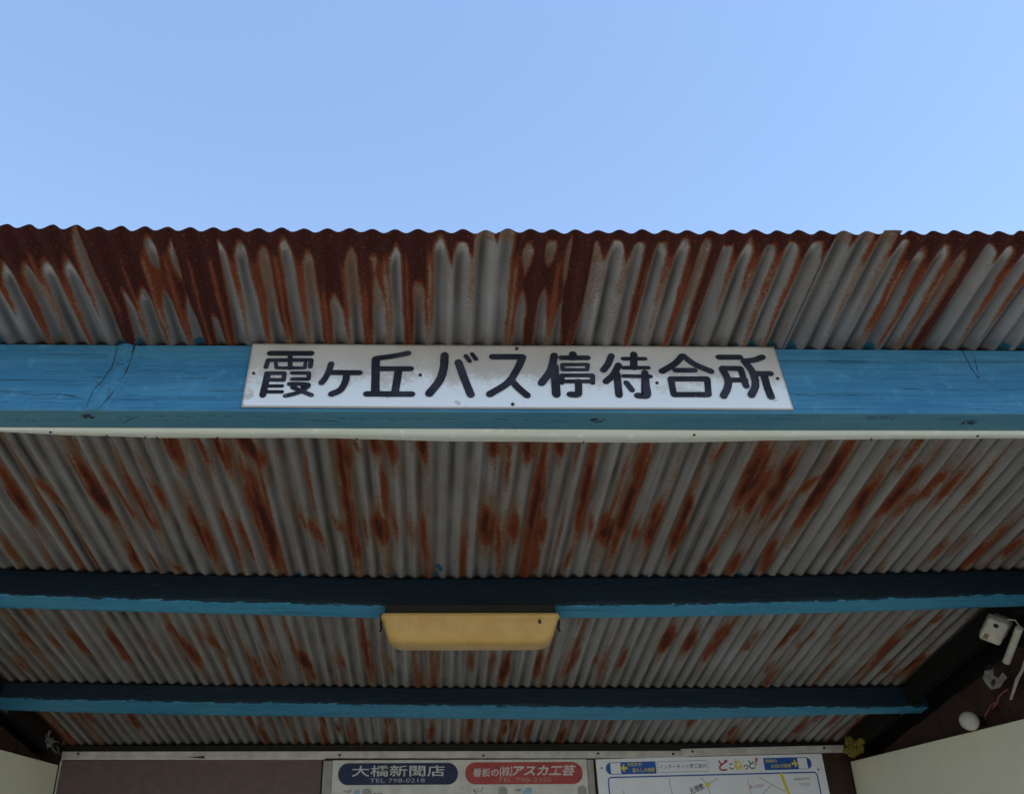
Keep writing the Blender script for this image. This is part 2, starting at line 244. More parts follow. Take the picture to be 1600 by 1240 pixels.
def mat_wood_paint(name, base, dark, pale, grain=(2.2, 150, 150), chips=.0, line=.56):
    k = NT(name)
    g = k.noise(1.0, 6, .62, k.coord(grain), .35)
    g2 = k.noise(1.0, 4, .6, k.coord((grain[0]*2.5, grain[1]*2.6, grain[2]*2.6)), .2)
    big = k.noise(9, 6, .68, k.coord((.55, 1.6, 2.2)))
    c = k.mix(k.step(big, .32, .70), base, pale)
    c = k.mix(k.math('MULTIPLY', k.step(g2, .35, .75), .30), c, tuple(x*.62 for x in base))
    lines = k.math('MULTIPLY', k.step(g, line, line+.06), k.step(k.noise(1.0, 3, .5, k.coord((4, 30, 30))), .40, .60))
    c = k.mix(k.math('MULTIPLY', lines, .62), c, dark)
    g3 = k.noise(1.0, 5, .7, k.coord((grain[0]*5, grain[1]*5.5, grain[2]*5.5)), .1)
    c = k.mix(k.math('MULTIPLY', k.step(g3, .52, .72), .38), c, tuple(x*.38 for x in base))
    blot = k.noise(38, 5, .7)
    c = k.mix(k.math('MULTIPLY', k.step(blot, .54, .72), .5), c, tuple(min(1, x*1.35+.012) for x in pale))
    c = k.mix(k.math('MULTIPLY', k.step(k.noise(1.0, 5, .75, k.coord((24, 90, 90))), .64, .74), .5), c, tuple(x*.5 for x in base))
    c = k.mix(k.math('MULTIPLY', k.attr('bounce_tint'), k.step(k.noise(1.0, 4, .6, k.coord((6, 40, 40))), .25, .7, .35, .9)), c, (.078, .218, .268))  # ground light on the fascia underside, mixed into the paint as teal
    cr = k.attr('crack'); crn = k.math('ADD', cr, k.math('MULTIPLY', k.math('SUBTRACT', k.noise(600, 3), .5), .5))
    crf = k.step(crn, .38, .62)
    c = k.mix(k.math('MULTIPLY', crf, .93), c, (.012, .018, .024))
    wv = k.math('ADD', k.attr('wear'), k.math('MULTIPLY', k.math('SUBTRACT', k.noise(1.0, 5, .7, k.coord((40, 160, 160))), .5), 1.6))
    wf = k.step(wv, .62, .74)
    c = k.mix(wf, c, k.mix(k.step(k.noise(120, 3), .42, .58), (.035, .030, .026), (.20, .175, .14)))
    so = k.attr('navy_face'); sv = k.math('ADD', so, k.math('MULTIPLY', k.math('SUBTRACT', k.noise(1.0, 5, .7, k.coord((30, 130, 130))), .5), 1.7))
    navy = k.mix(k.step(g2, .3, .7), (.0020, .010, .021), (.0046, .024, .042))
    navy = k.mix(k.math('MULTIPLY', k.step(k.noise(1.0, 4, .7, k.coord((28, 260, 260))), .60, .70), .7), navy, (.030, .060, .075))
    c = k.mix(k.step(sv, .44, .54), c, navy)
    if chips:
        cf = k.step(k.noise(1.0, 5, .7, k.coord((38, 210, 210))), .74-chips, .78-chips)
        c = k.mix(cf, c, (.10, .12, .12))
    k.color(c).rough(.62)
    h = k.math('SUBTRACT', k.math('ADD', k.math('MULTIPLY', g2, .45), k.math('MULTIPLY', g3, .35)), k.math('ADD', crf, k.math('MULTIPLY', lines, .5)))
    k.bump(h, .5, .0012)
    return k.m

def mat_sign():
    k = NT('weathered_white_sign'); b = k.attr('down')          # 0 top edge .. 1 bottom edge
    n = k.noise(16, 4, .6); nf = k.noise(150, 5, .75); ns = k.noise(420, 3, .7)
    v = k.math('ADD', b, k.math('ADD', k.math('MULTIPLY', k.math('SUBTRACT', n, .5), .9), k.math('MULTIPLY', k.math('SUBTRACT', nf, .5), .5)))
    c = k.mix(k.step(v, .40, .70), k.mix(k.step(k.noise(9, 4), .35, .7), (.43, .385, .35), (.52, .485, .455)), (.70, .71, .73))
    c = k.mix(k.math('MULTIPLY', k.step(ns, .66, .74), .55), c, (.42, .40, .38))
    flake = k.math('MULTIPLY', k.step(k.noise(22, 5, .65), .60, .63), k.step(b, .55, .85))
    c = k.mix(flake, c, (.50, .455, .405))
    c = k.mix(k.math('MULTIPLY', k.step(k.attr('rim'), .3, 1), .6), c, (.30, .25, .21))
    k.color(c).rough(.5); k.bump(nf, .15, .0005); return k.m

def mat_lettering():
    k = NT('worn_black_sign_paint'); n = k.noise(1.0, 5, .7, k.coord((260, 60, 60))); n2 = k.noise(30, 3)
    e = k.attr('end'); v = k.math('ADD', k.math('MULTIPLY', k.math('SUBTRACT', n, .5), 1.2), k.math('MULTIPLY', e, .36))
    c = k.mix(k.step(n2, .4, .7), (.012, .013, .022), (.030, .031, .046))
    c = k.mix(k.step(v, .40, .52), c, (.42, .43, .46))
    k.color(c).rough(.55); return k.m

M = {}
M['sheet'] = mat_sheet()
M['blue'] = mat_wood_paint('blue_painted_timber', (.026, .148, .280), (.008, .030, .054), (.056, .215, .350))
M['blue_old'] = mat_wood_paint('worn_blue_painted_purlin', (.040, .255, .43), (.010, .032, .050), (.066, .31, .48), chips=.02)
M['cream'] = mat_wood_paint('cream_painted_board', (.66, .70, .59), (.42, .44, .36), (.72, .75, .65), line=.72)
M['brown'] = mat_wood_paint('dark_brown_boards', (.034, .0155, .0105), (.007, .004, .003), (.056, .027, .018), grain=(150, 150, 2.5))
M['black_wood'] = mat_wood_paint('near_black_timber', (.0055, .0045, .0042), (.002, .0018, .0018), (.009, .007, .006))  # even near-black tone for the timber under the sheets
M['panel'] = mat_plain('cream_wall_panel', (.80, .765, .595), .7, .04, 5, .08)
M['ply'] = mat_plain('plum_brown_board', (.135, .090, .082), .7, .10, 30)
M['trim'] = mat_plain('dirty_white_trim', (.49, .465, .435), .6, .16, 25)
M['trim_edge'] = mat_plain('pinkish_white_trim_edge', (.55, .50, .47), .6, .1, 25)
M['board'] = mat_plain('faded_white_board', (.58, .56, .52), .6, .12, 22)
M['frame'] = mat_plain('grey_board_edge', (.32, .30, .285), .6, .12, 30)
M['poster'] = mat_plain('white_poster_plastic', (.74, .75, .80), .4, .03, 8, 0)
M['navy'] = mat_plain('navy_print', (.008, .018, .070), .5, .25, 30, 0)
M['red'] = mat_plain('faded_red_print', (.36, .050, .048), .5, .15, 30, 0)
M['blue_print'] = mat_plain('bright_blue_print', (.010, .085, .36), .45, .06, 30, 0)
M['ink'] = mat_plain('dark_print', (.02, .02, .025), .5, .2, 30, 0)
M['ink_grey'] = mat_plain('grey_print', (.22, .22, .24), .5, .2, 30, 0)
M['ink_blue'] = mat_plain('dull_blue_print', (.05, .11, .26), .5, .1, 30, 0)
M['ink_white'] = mat_plain('off_white_print', (.55, .52, .50), .5, .1, 60, 0)
M['ink_dim'] = mat_plain('dim_white_print', (.34, .33, .37), .5, .1, 60, 0)
M['ink_pink'] = mat_plain('pale_pink_print', (.46, .24, .22), .5, .1, 60, 0)
M['yellow'] = mat_plain('yellow_print', (.66, .56, .05), .5, .05, 30, 0)
M['road'] = mat_plain('tan_map_line', (.40, .36, .22), .5, .05, 30, 0)
M['mag'] = mat_plain('magenta_print', (.45, .04, .16), .5, .05, 30, 0)
M['green'] = mat_plain('green_print', (.03, .25, .10), .5, .05, 30, 0)
M['ltblue'] = mat_plain('light_blue_print', (.28, .42, .50), .5, .08, 30, 0)
M['dark_metal'] = mat_plain('dark_metal', (.010, .009, .009), .6, .3, 60)
M['nail'] = mat_plain('rusty_nail_head', (.040, .028, .024), .6, .3, 300)
M['white_plastic'] = mat_plain('yellowed_white_plastic', (.46, .44, .375), .45, .14, 45, .05)
M['bracket'] = mat_plain('dull_white_bracket', (.20, .19, .175), .55, .3, 60)
M['flower'] = mat_plain('dull_yellow_cloth', (.15, .125, .018), .8, .4, 90)
M['gold'] = mat_plain('brass_label', (.22, .15, .05), .4, .2, 80)
M['web'] = mat_plain('pale_cobweb', (.20, .18, .165), .9, .2, 80)
M['wire'] = mat_plain('red_brown_wire', (.20, .06, .04), .5, .2, 80)
M['ground'] = mat_plain('pale_concrete_ground', (.195, .182, .160), .9, .2, 1.5)
M['sign'] = mat_sign(); M['letter'] = mat_lettering()

def mat_lamp():
    k = NT('yellowed_lamp_cover'); n = k.noise(14, 4); d = k.noise(90, 4, .7)
    c = k.mix(k.step(n, .3, .7), (.52, .315, .092), (.60, .395, .140))
    c = k.mix(k.math('MULTIPLY', k.step(d, .60, .72), .5), c, (.26, .15, .05))
    c = k.mix(k.math('MULTIPLY', k.step(k.noise(1.0, 4, .6, k.coord((9, 9, 60))), .5, .75), .35), c, (.42, .25, .075))
    k.color(c).rough(.38); k.b.inputs['Specular IOR Level'].default_value = .45
    k.b.inputs['Subsurface Weight'].default_value = .25; k.b.inputs['Subsurface Radius'].default_value = (.02, .012, .004)
    return k.m
M['lamp'] = mat_lamp()

# ------------------------------------------------------------------ ground
gv = [(-300, -300, 0), (300, -300, 0), (300, 300, 0), (-300, 300, 0)]
g = link('ground', mesh('ground', gv, [(0, 1, 2, 3)]), M['ground']); tag(g, kind='structure')

# ------------------------------------------------------------------ the bus shelter
SH = thing('bus_shelter', 'open fronted timber bus shelter with blue beams under a rusty corrugated roof', 'bus shelter', (0.095, 2.2, 0))

# ---- corrugated sheets with rust grown from the eave
V_EDGE, V_END = 1.034, 3.33
V_LEN = 1.276 - V_EDGE
TONGUE = {-20:(.33,0,.0),-19:(.32,0,.25),-18:(.30,0,.0),-17:(.30,0,0),-16:(.0,0,.22),-15:(.55,0,.1),-14:(.53,0,.1),-13:(.10,.42,.1),-12:(.13,.48,.15),-11:(.78,0,.2),
 -10:(.10,0,0),-9:(.12,0,0),-8:(.17,0,.32),-7:(.10,0,0),-6:(.20,0,.30),-5:(.58,0,.32),-4:(.17,0,.28),-3:(.22,.36,.30),-2:(.15,0,.05),-1:(.45,0,.34),0:(.07,0,0),1:(.08,0,.12),2:(-.1,0,0),3:(-.1,0,0),
 4:(.12,.44,.22),5:(.07,.40,.24),6:(.08,.50,.2),7:(.08,.50,.28),8:(.05,0,0),9:(.07,0,0),10:(.09,0,0),11:(.06,0,0),12:(.08,0,.25),13:(.05,0,0),14:(.08,0,0),15:(.08,0,.1),16:(.04,0,0),17:(.05,0,0),18:(-.1,0,0),19:(-.1,0,0),
 20:(-.1,0,.05),21:(.03,0,0),22:(.14,0,.1),23:(.10,0,.05),24:(.17,0,.28),25:(.0,0,0),26:(.08,0,0),27:(.10,0,.05)}
VALLEY = {-20:(.34,1.2),-19:(.26,1.15),-18:(.26,1.1),-17:(.22,.75),-16:(.50,1.30),-15:(.30,1.05),-14:(.32,1.15),-13:(.34,1.2),-12:(.50,1.35),-11:(.46,1.3),-10:(.20,1.0),-9:(.30,1.15),-8:(.34,1.25),-7:(.22,1.25),-6:(.40,1.4),-5:(.22,1.15),
 -4:(.38,1.3),-3:(.24,1.3),-2:(.34,1.3),-1:(.30,1.05),0:(.10,.14),1:(.09,.0),2:(.0,0),3:(.44,1.1),4:(.42,1.25),5:(.34,1.1),6:(.58,1.25),7:(.12,.16),8:(.10,.18),9:(.24,1.35),10:(.20,1.0),11:(.27,1.25),12:(.34,1.1),13:(.22,.66),14:(.24,.72),15:(.20,1.2),16:(.20,1.05),17:(.10,.14),
 18:(0,0),19:(.16,1.1),20:(.10,.7),21:(.36,1.05),22:(.28,1.0),23:(.28,1.2),24:(.44,1.25),25:(.10,.3),26:(.24,1.05),27:(.2,.9)}
FAINT = {1:.30, 7:.26, 8:.30, 17:.20, 18:.12, 20:.28, 0:.16, 25:.15}
DARKV = {-16:1.0, -12:1.0, -11:1.0, -8:.95, -6:1.0, -4:.85, -2:.95, 4:.95, 6:.95, 9:.9, 11:.8, 12:.85, 24:.9}
CLEAN_EDGE = {2, 3, 18, 19, 20, -16}

def lut(d, idx, col, default):
    lo, hi = -60, 60; a = np.array([(d[i][col] if i in d else default(i)) for i in range(lo, hi+1)], float)
    return a[np.clip(idx, lo, hi)-lo]
rr = np.random.default_rng(5).random((121, 6))
def rust_field(U, Vv):
    f = (Vv - V_EDGE)/V_LEN
    wob = (vnoise(f*3.2, U*.8+40, 3)-.5)*.10 + (vnoise(f*9, U*2.0+7, 4)-.5)*.05
    Uw = U + wob
    kc = np.round(Uw).astype(int); du = Uw - kc
    j = np.floor(Uw).astype(int); dv = Uw - (j+.5)
    a = lut(TONGUE, kc, 0, lambda i: .04+.3*rr[i+60, 0]); pin = lut(TONGUE, kc, 1, lambda i: 0); sp = lut(TONGUE, kc, 2, lambda i: .2*rr[i+60, 1])
    cap = a + .9*du**2 + (vnoise(U*5, f*0+3, 5)-.5)*.03
    R = sstep(-.045, .10, cap - f)*1.02
    R = np.maximum(R, np.where(pin > 0, sstep(.16, .0, np.abs(f-pin-.25*du))*.30, 0))
    r0 = lut(VALLEY, j, 0, lambda i: .1+.3*rr[i+60, 2]); ln = lut(VALLEY, j, 1, lambda i: .3+1.0*rr[i+60, 3])
    hw = 1.18*r0*np.clip(1 - f/np.maximum(ln, 1e-3), 0, 1)**.45
    hw = np.where(r0 < .45, np.minimum(hw, .29), hw)
    hw = np.where((pin > 0) & (hw > .05), hw + (.26+.2*vnoise(U*1.3, f*5, 14))*np.exp(-((f-pin-.05*(vnoise(U*3, f*0, 15)-.5))/.13)**2), hw)
    dk = lut({i: (x,) for i, x in DARKV.items()}, j, 0, lambda i: .70)
    R = np.maximum(R, sstep(-.08, .20, hw - np.abs(dv))**.8*np.where(hw > .005, 1, 0)*(1.18*dk*(.72+.5*vnoise(U*1.6, f*3, 6))))
    om = lut({i: (.15+.5*rr[i+60, 4],) for i in range(-60, 61)}, j, 0, lambda i: .3)
    R = R*(1 - om*np.exp(-((dv+.06*(vnoise(f*2, U+1, 16)-.5))/.11)**2)*sstep(.05, .3, f))
    fa = lut({i: (x,) for i, x in FAINT.items()}, j, 0, lambda i: 0)
    R = np.maximum(R, fa*sstep(.35, .1, np.abs(dv))*sstep(1.1, .3, f))
    R = np.maximum(R, sp*sstep(.95, .45, f)*sstep(.45, .2, np.abs(du)))
    ce = np.isin(kc, list(CLEAN_EDGE))
    R = np.maximum(R, np.where(ce, .25, .95)*sstep(.10, .05, f + .1*(vnoise(U*2, f*4, 8)-.5)))
    top = sstep(.42, .05, f)
    R = R*(.95+.38*vnoise(U*.7+3, f*2.4, 9)*(.5+top))
    R = np.where(f > 1.12, R*sstep(1.5, 1.12, f), R)
    # patches deeper under the roof
    vv = Vv
    for (u0, v0, u1, v1, hwid, I) in RUST_PATCHES + EXTRA_PATCHES:
        ext = 1.0
        sel = (U > min(u0, u1)-1.6) & (U < max(u0, u1)+1.6) & (vv > v0-.12) & (vv < v1+.12)
        if not sel.any(): continue
        us, vs = U[sel], vv[sel]
        t = (vs - v0)/max(v1-v0, 1e-3); uc = u0 + (u1-u0)*np.clip(t, 0, 1)
        wq = (us-uc)/(hwid*1.12) + (vnoise(vs*22, us*1.5, 12)-.5)*.4
        L = (v1-v0)/2; q = (vs - (v0+v1)/2)/(L*1.22+.02); wq = wq*(1+.35*np.maximum(np.abs(q)-.3, 0))
        core = 1.15*I*np.exp(-np.abs(wq)**2.0)*np.exp(-np.abs(q)**2.2)
        halo = .40*I*np.exp(-(wq/1.45)**2)*np.exp(-(q/1.7)**4)
        ln_ = .9*(.75+.5*vnoise(us*4, vs*25, 13))
        core = core*(1 - .30*np.exp(-((us-np.floor(us)-.5)/.10)**2))
        tmp = R[sel]; R[sel] = np.maximum(tmp, np.maximum(core*ln_, halo))
    deep = sstep(1.28, 1.42, Vv)
    n0 = vnoise(U*.16+5, Vv*1.1, 80)
    st = sstep(.50, .82, vnoise(U*1.9+.3, Vv*1.5, 81)*.75 + .25*vnoise(U*3.6, Vv*7, 82))
    R = np.maximum(R, deep*.52*st*sstep(.25, .5, n0)*(.6+.8*vnoise(U*2.1, Vv*6, 83)))
    fine = sstep(.62, .86, vnoise(U*3.7+9, Vv*3.0, 84))
    R = np.maximum(R, (.13+.10*deep)*fine*sstep(.2, .55, n0))
    global CHALK
    CHALK = np.exp(-((f-cap-.035)/.05)**2)*(f > cap)*sstep(.34, .1, np.abs(du))*np.where(np.isin(kc, list(CLEAN_EDGE)), .15, .7)*sstep(.9, .5, f)
    return np.clip(R, 0, 1.25)

def grime_shade_field(U, Vv):
    a = .25 + .75*vnoise(U*.9, Vv*1.4, 85)
    g = (.5 + .5*np.cos(2*np.pi*(U + .10 + .12*(vnoise(U*.5, Vv*2, 86)-.5))))**1.9 * (.35+.75*a)  # darker along each crest, varied by noise
    g = g*(.55+.6*vnoise(U*2.3, Vv*14, 87)) + .22*sstep(.55, .8, vnoise(U*4.1, Vv*1.7, 88))
    g = np.maximum(g, .75*sstep(1.235, 1.272, Vv)*sstep(1.30, 1.276, Vv)*vnoise(U*1.5, Vv*20, 89))  # darker strip just in front of the fascia
    Xw = XO + PITCH*U                                          # shade in the hollows over each beam, painted dark
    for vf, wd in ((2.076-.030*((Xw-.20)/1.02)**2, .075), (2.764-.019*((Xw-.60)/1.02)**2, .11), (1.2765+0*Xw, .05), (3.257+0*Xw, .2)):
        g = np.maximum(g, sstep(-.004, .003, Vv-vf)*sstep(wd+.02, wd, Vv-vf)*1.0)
    return np.clip(g, 0, 1)

EXTRA_PATCHES = []
er = np.random.default_rng(21)
for _ in range(46):                                             # the narrow bay against the back wall
    u0 = er.uniform(-40, 44); v0 = er.uniform(2.86, 3.16); EXTRA_PATCHES.append([u0, v0, u0+er.uniform(-.1, .1), v0+er.uniform(.05, .22), er.uniform(.22, .42), er.uniform(.5, .95)])
for _ in range(40):
    u0 = er.choice([er.uniform(-42, -30), er.uniform(28, 46)]); v0 = er.uniform(1.5, 2.6); EXTRA_PATCHES.append([u0, v0, u0, v0+er.uniform(.04, .16), er.uniform(.2, .4), er.uniform(.3, .7)])
for _ in range(34):
    u0 = er.integers(-26, 28)+.5; v0 = er.uniform(1.33, 1.5); EXTRA_PATCHES.append([u0, v0, u0, v0+er.uniform(.05, .3), er.uniform(.14, .3), er.uniform(.25, .5)])

def roof_sheet(k0, k1, h0, dv):
    nu = int((k1-k0)*10)+1; U = np.linspace(k0, k1, nu)
    vs = np.concatenate([np.arange(V_EDGE+dv, 1.32, .0026), np.arange(1.322, V_END, .0085), [V_END]])
    UU, VV = np.meshgrid(U, vs)
    VV = VV - .0002*np.maximum(UU, 0)*sstep(1.25, 1.05, VV)
    amp = .0043
    h = -amp*np.cos(2*np.pi*UU) + h0 + .0016*(vnoise(UU*.35, VV*2.2, 20)-.5) + .003*(vnoise(UU*.11+9, VV*.9, 21)-.5)
    lip = np.clip(1-(UU-k0)/.45, 0, 1)*(.0012 if h0 > 0 else .0) + np.clip(1-(k1-UU)/.45, 0, 1)*(.0012 if h0 > 0 else .0)
    h = h + lip + .0010*sstep(.03, 0, VV-V_EDGE)*(vnoise(UU*1.7, VV*0, 22)-.5)*3
    X = XO + PITCH*UU
    P = np.stack([X, VV*CS - h*SN, KZ - VV*SN - h*CS], -1)
    R = rust_field(UU, VV)
    f = (VV-V_EDGE)/V_LEN
    pm = sstep(.90, .99, f)*sstep(1.5, 1.1, f)*np.where((UU < -9.5) | (UU > 15), 1, .0)*(.85*vnoise(UU*.9, VV*30+2, 23))*sstep(.5, .25, np.abs(UU-np.round(UU)))
    for (pu, pv, rad) in ((.2, 2.03, .011), (1.3, 2.0, .004)): pm = np.maximum(pm, sstep(rad*1.4, rad*.3, np.hypot((UU-pu)*PITCH, (VV-pv)*.6)))
    pm = np.maximum(pm, .62*sstep(2.035, 2.07, VV)*sstep(2.12, 2.08, VV)*vnoise(UU*1.3, VV*0+5, 24))
    me = grid_mesh('roof_sheet', P, {'rust': R, 'paint': pm, 'grime_shade': grime_shade_field(UU, VV), 'chalk': CHALK})
    return link('roof_sheet', me, M['sheet'], SH, smooth=True)

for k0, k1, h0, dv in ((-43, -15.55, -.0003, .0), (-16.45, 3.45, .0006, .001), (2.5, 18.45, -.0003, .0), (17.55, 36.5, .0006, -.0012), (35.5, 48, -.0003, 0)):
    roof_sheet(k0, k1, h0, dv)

# torn strip of metal curling up from the eave
tv = []
for i in range(9):
    t = i/8; X = XO + PITCH*(19.85 + .82*t)
    tv += [RP(X, V_EDGE+.008, -.0043-.0004*t), RP(X, V_EDGE-.0046-.0006*math.sin(t*2.6), -.0042-.0003*math.sin(t*4))]
me = mesh('torn_edge', tv, [(2*i, 2*i+1, 2*i+3, 2*i+2) for i in range(8)])
me.attributes.new('rust', 'FLOAT', 'POINT').data.foreach_set('value', [.3]*len(tv))
link('torn_edge', me, M['sheet'], SH, smooth=True)

# ---- fascia beam, with its splits and knots
FV, FB, FT = 1.2760, .1380, .0440            # front face position, bottom depth, thickness
def polyline_field(A, B, lines, aspect=1.0):
    F = np.zeros_like(A)
    for pts, wid in lines:
        p = np.array(pts, float)
        for (x0, y0), (x1, y1) in zip(p[:-1], p[1:]):
            m_ = .006
            sel = (A > min(x0, x1)-m_) & (A < max(x0, x1)+m_) & (B > min(y0, y1)-m_) & (B < max(y0, y1)+m_)
            if not sel.any(): continue
            a, b = A[sel], B[sel] + .0016*(vnoise(A[sel]*130, B[sel]*0+2, 30)-.5) + .0035*(vnoise(A[sel]*38, B[sel]*0+6, 31)-.5)
            dx, dy = x1-x0, y1-y0; t = np.clip(((a-x0)*dx+(b-y0)*dy)/(dx*dx+dy*dy+1e-12), 0, 1)
            d = np.hypot(a-x0-t*dx, b-y0-t*dy)
            wd = (.00056*wid if wid < 1.2 else .00080*wid)*(.35+1.1*vnoise(a*70, b*70, 32))
            F[sel] = np.maximum(F[sel], sstep(wd*2.0, wd*.35, d)*min(1.0, .45+.5*wid)*(.45+.75*vnoise(a*45, b*20+3, 38)))
    return F

Xs = np.unique(np.concatenate([np.linspace(-1.45, -.74, 60), np.arange(-.74, 1.04, .0015), np.linspace(1.04, 1.64, 50)]))
front_h = np.linspace(.0052, FB-.002, 190); bot_v = np.linspace(FV+.002, FV+FT, 26)
def wavy(x, s): return .0012*(vnoise(x*2.2, x*0+s, 33)-.5)*2
A, B = np.meshgrid(Xs, front_h, indexing='ij')
crF = polyline_field(A, B, CRACKS_FRONT)
band = np.abs((A+.575) + (B-.07)*.55)                        # the diagonal strip of alligatored paint
allig = sstep(.018, .006, np.abs(band-.012))*sstep(.055, .015, np.abs(vnoise(A*120, B*150, 35)-.5))*sstep(.35, .6, vnoise(A*40, B*40, 39))*.6
crF = np.maximum(crF, allig)
c3, c4 = CRACKS_FRONT[3][0], CRACKS_FRONT[4][0]
xc = (np.interp(B, [p[1] for p in c3], [p[0] for p in c3]) + np.interp(B, [p[1] for p in c4], [p[0] for p in c4]))/2
c11, c12 = CRACKS_FRONT[-9][0], CRACKS_FRONT[-8][0]
ridge = .0042*np.exp(-((A-xc)/.0105)**2) - .0016*np.exp(-((A-xc-.020)/.006)**2) - .0016*np.exp(-((A-xc+.019)/.006)**2)
swirl = np.exp(-((A-xc)/.06)**2)
allig2 = sstep(.045, .012, np.abs(vnoise((A-xc)*170, B*110+A*40, 45)-.5))*np.exp(-((A-xc)/.022)**2)*sstep(.30, .6, vnoise(A*50, B*50, 46))
crF = np.maximum(crF, allig2*.75)
for gi in range(7):                                             # grain swept round the knot
    off = .004+.0085*gi; gx = A-xc; line = B - (.035+.014*gi + .020*np.exp(-np.abs(gx)/.03)*(1 if gi % 2 else -.6))
    crF = np.maximum(crF, sstep(.0012, .0003, np.abs(line))*np.exp(-((np.abs(gx)-.045)/.035)**2)*.62*sstep(.35, .65, vnoise(A*30, gi+B*0, 47)))
fr = RPa(A, FV + 0*A - .0006*vnoise(A*1.5, B*8, 34) - ridge - .0005*vnoise(A*6, B*260, 48), B + wavy(A, 1)*(B/FB))
A2, B2 = np.meshgrid(Xs, bot_v, indexing='ij')
crB = polyline_field(A2, B2, CRACKS_BOTTOM)
for kx, kv in KNOTS:
    d = np.hypot((A2-kx)/1.9, B2-kv); ring = vnoise(A2*260, B2*420, 36)
    crB = np.maximum(crB, sstep(.010, .004, d)*(.15+.95*ring))
    d = np.hypot((A-kx)/1.9, (FB-B)+(kv-FV)); crF = np.maximum(crF, sstep(.010, .005, d)*.8*vnoise(A*300, B*300, 37))
bt = RPa(A2, B2, FB + wavy(A2, 1))
top = RPa(Xs[:, None] + np.zeros((1, 2)), np.array([[FV+FT, FV+.001]]) + np.zeros((len(Xs), 2)), np.array([[.0052, .0052]]) + np.zeros((len(Xs), 2)))
bk = RPa(Xs[:, None] + np.zeros((1, 2)), np.full((len(Xs), 2), FV+FT+.0003), np.array([[FB-.001, .006]]) + np.zeros((len(Xs), 2)))
P = np.concatenate([fr, bt, bk, top], 1)
Z0 = np.zeros((len(Xs), 4)); cr = np.concatenate([crF, crB, Z0], 1)
wearF = sstep(FB-.005, FB, B)*.50; wearB = sstep(FV+.007, FV, B2)*.54
wr = np.concatenate([wearF, wearB, Z0], 1)
link('fascia_beam', grid_mesh('fascia_beam', P, {'crack': cr, 'wear': wr, 'bounce_tint': np.concatenate([0*crF, 0*crB+1, Z0], 1)}, closed=True), M['blue'], SH, smooth=False)

# ---- pale board behind the fascia, its lower edge uneven
Xc = np.linspace(-1.40, 1.58, 240)
prof = np.interp(Xc, [-1.4, -.6775, -.581, -.43, -.18, .03, .34, .65, .96, 1.6], [.022, .0115, .0205, .0265, .0255, .0325, .0345, .0235, .019, .014])
prof = prof + .0016*(vnoise(Xc*9, Xc*0, 40)-.5) + .0007*(vnoise(Xc*60, Xc*0, 41)-.5)
v0 = np.full_like(Xc, FV+FT+.0012); v1 = FV+FT+.0012+prof
b0 = np.full_like(Xc, FB+.0008)
ring = np.stack([RPa(Xc, v0, b0), RPa(Xc, v1-.001, b0), RPa(Xc, v1, b0-.0015), RPa(Xc, v1-.002, b0-.07), RPa(Xc, v0, b0-.07)], 1)
CBO = link('cream_board', grid_mesh('cream_board', ring, {'crack': np.zeros(ring.shape[:2])}, closed=True), M['cream'], SH)

for X, L_, dx in ((-.515, .012, .004), (-.455, .009, -.003), (-.437, .010, .003), (-.34, .016, -.009), (-.12, .007, .002), (.245, .006, 0), (.71, .008, .003)):
    pz = float(np.interp(X, Xc, prof)); vb = FV+FT+.0012+pz
    MB().cyl(RP(X, vb-.004, FB+.0014), RP(X+dx, vb+L_*.55, FB+.002), .0011, .0003, 6).build('splinter', M['black_wood'], SH)
for X in (-.60, .42, .88):
    MB().cyl(RP(X, FV+FT+.012, FB+.0004), RP(X, FV+FT+.012, FB+.0022), .0022, n=8).build('nail', M['nail'], SH)

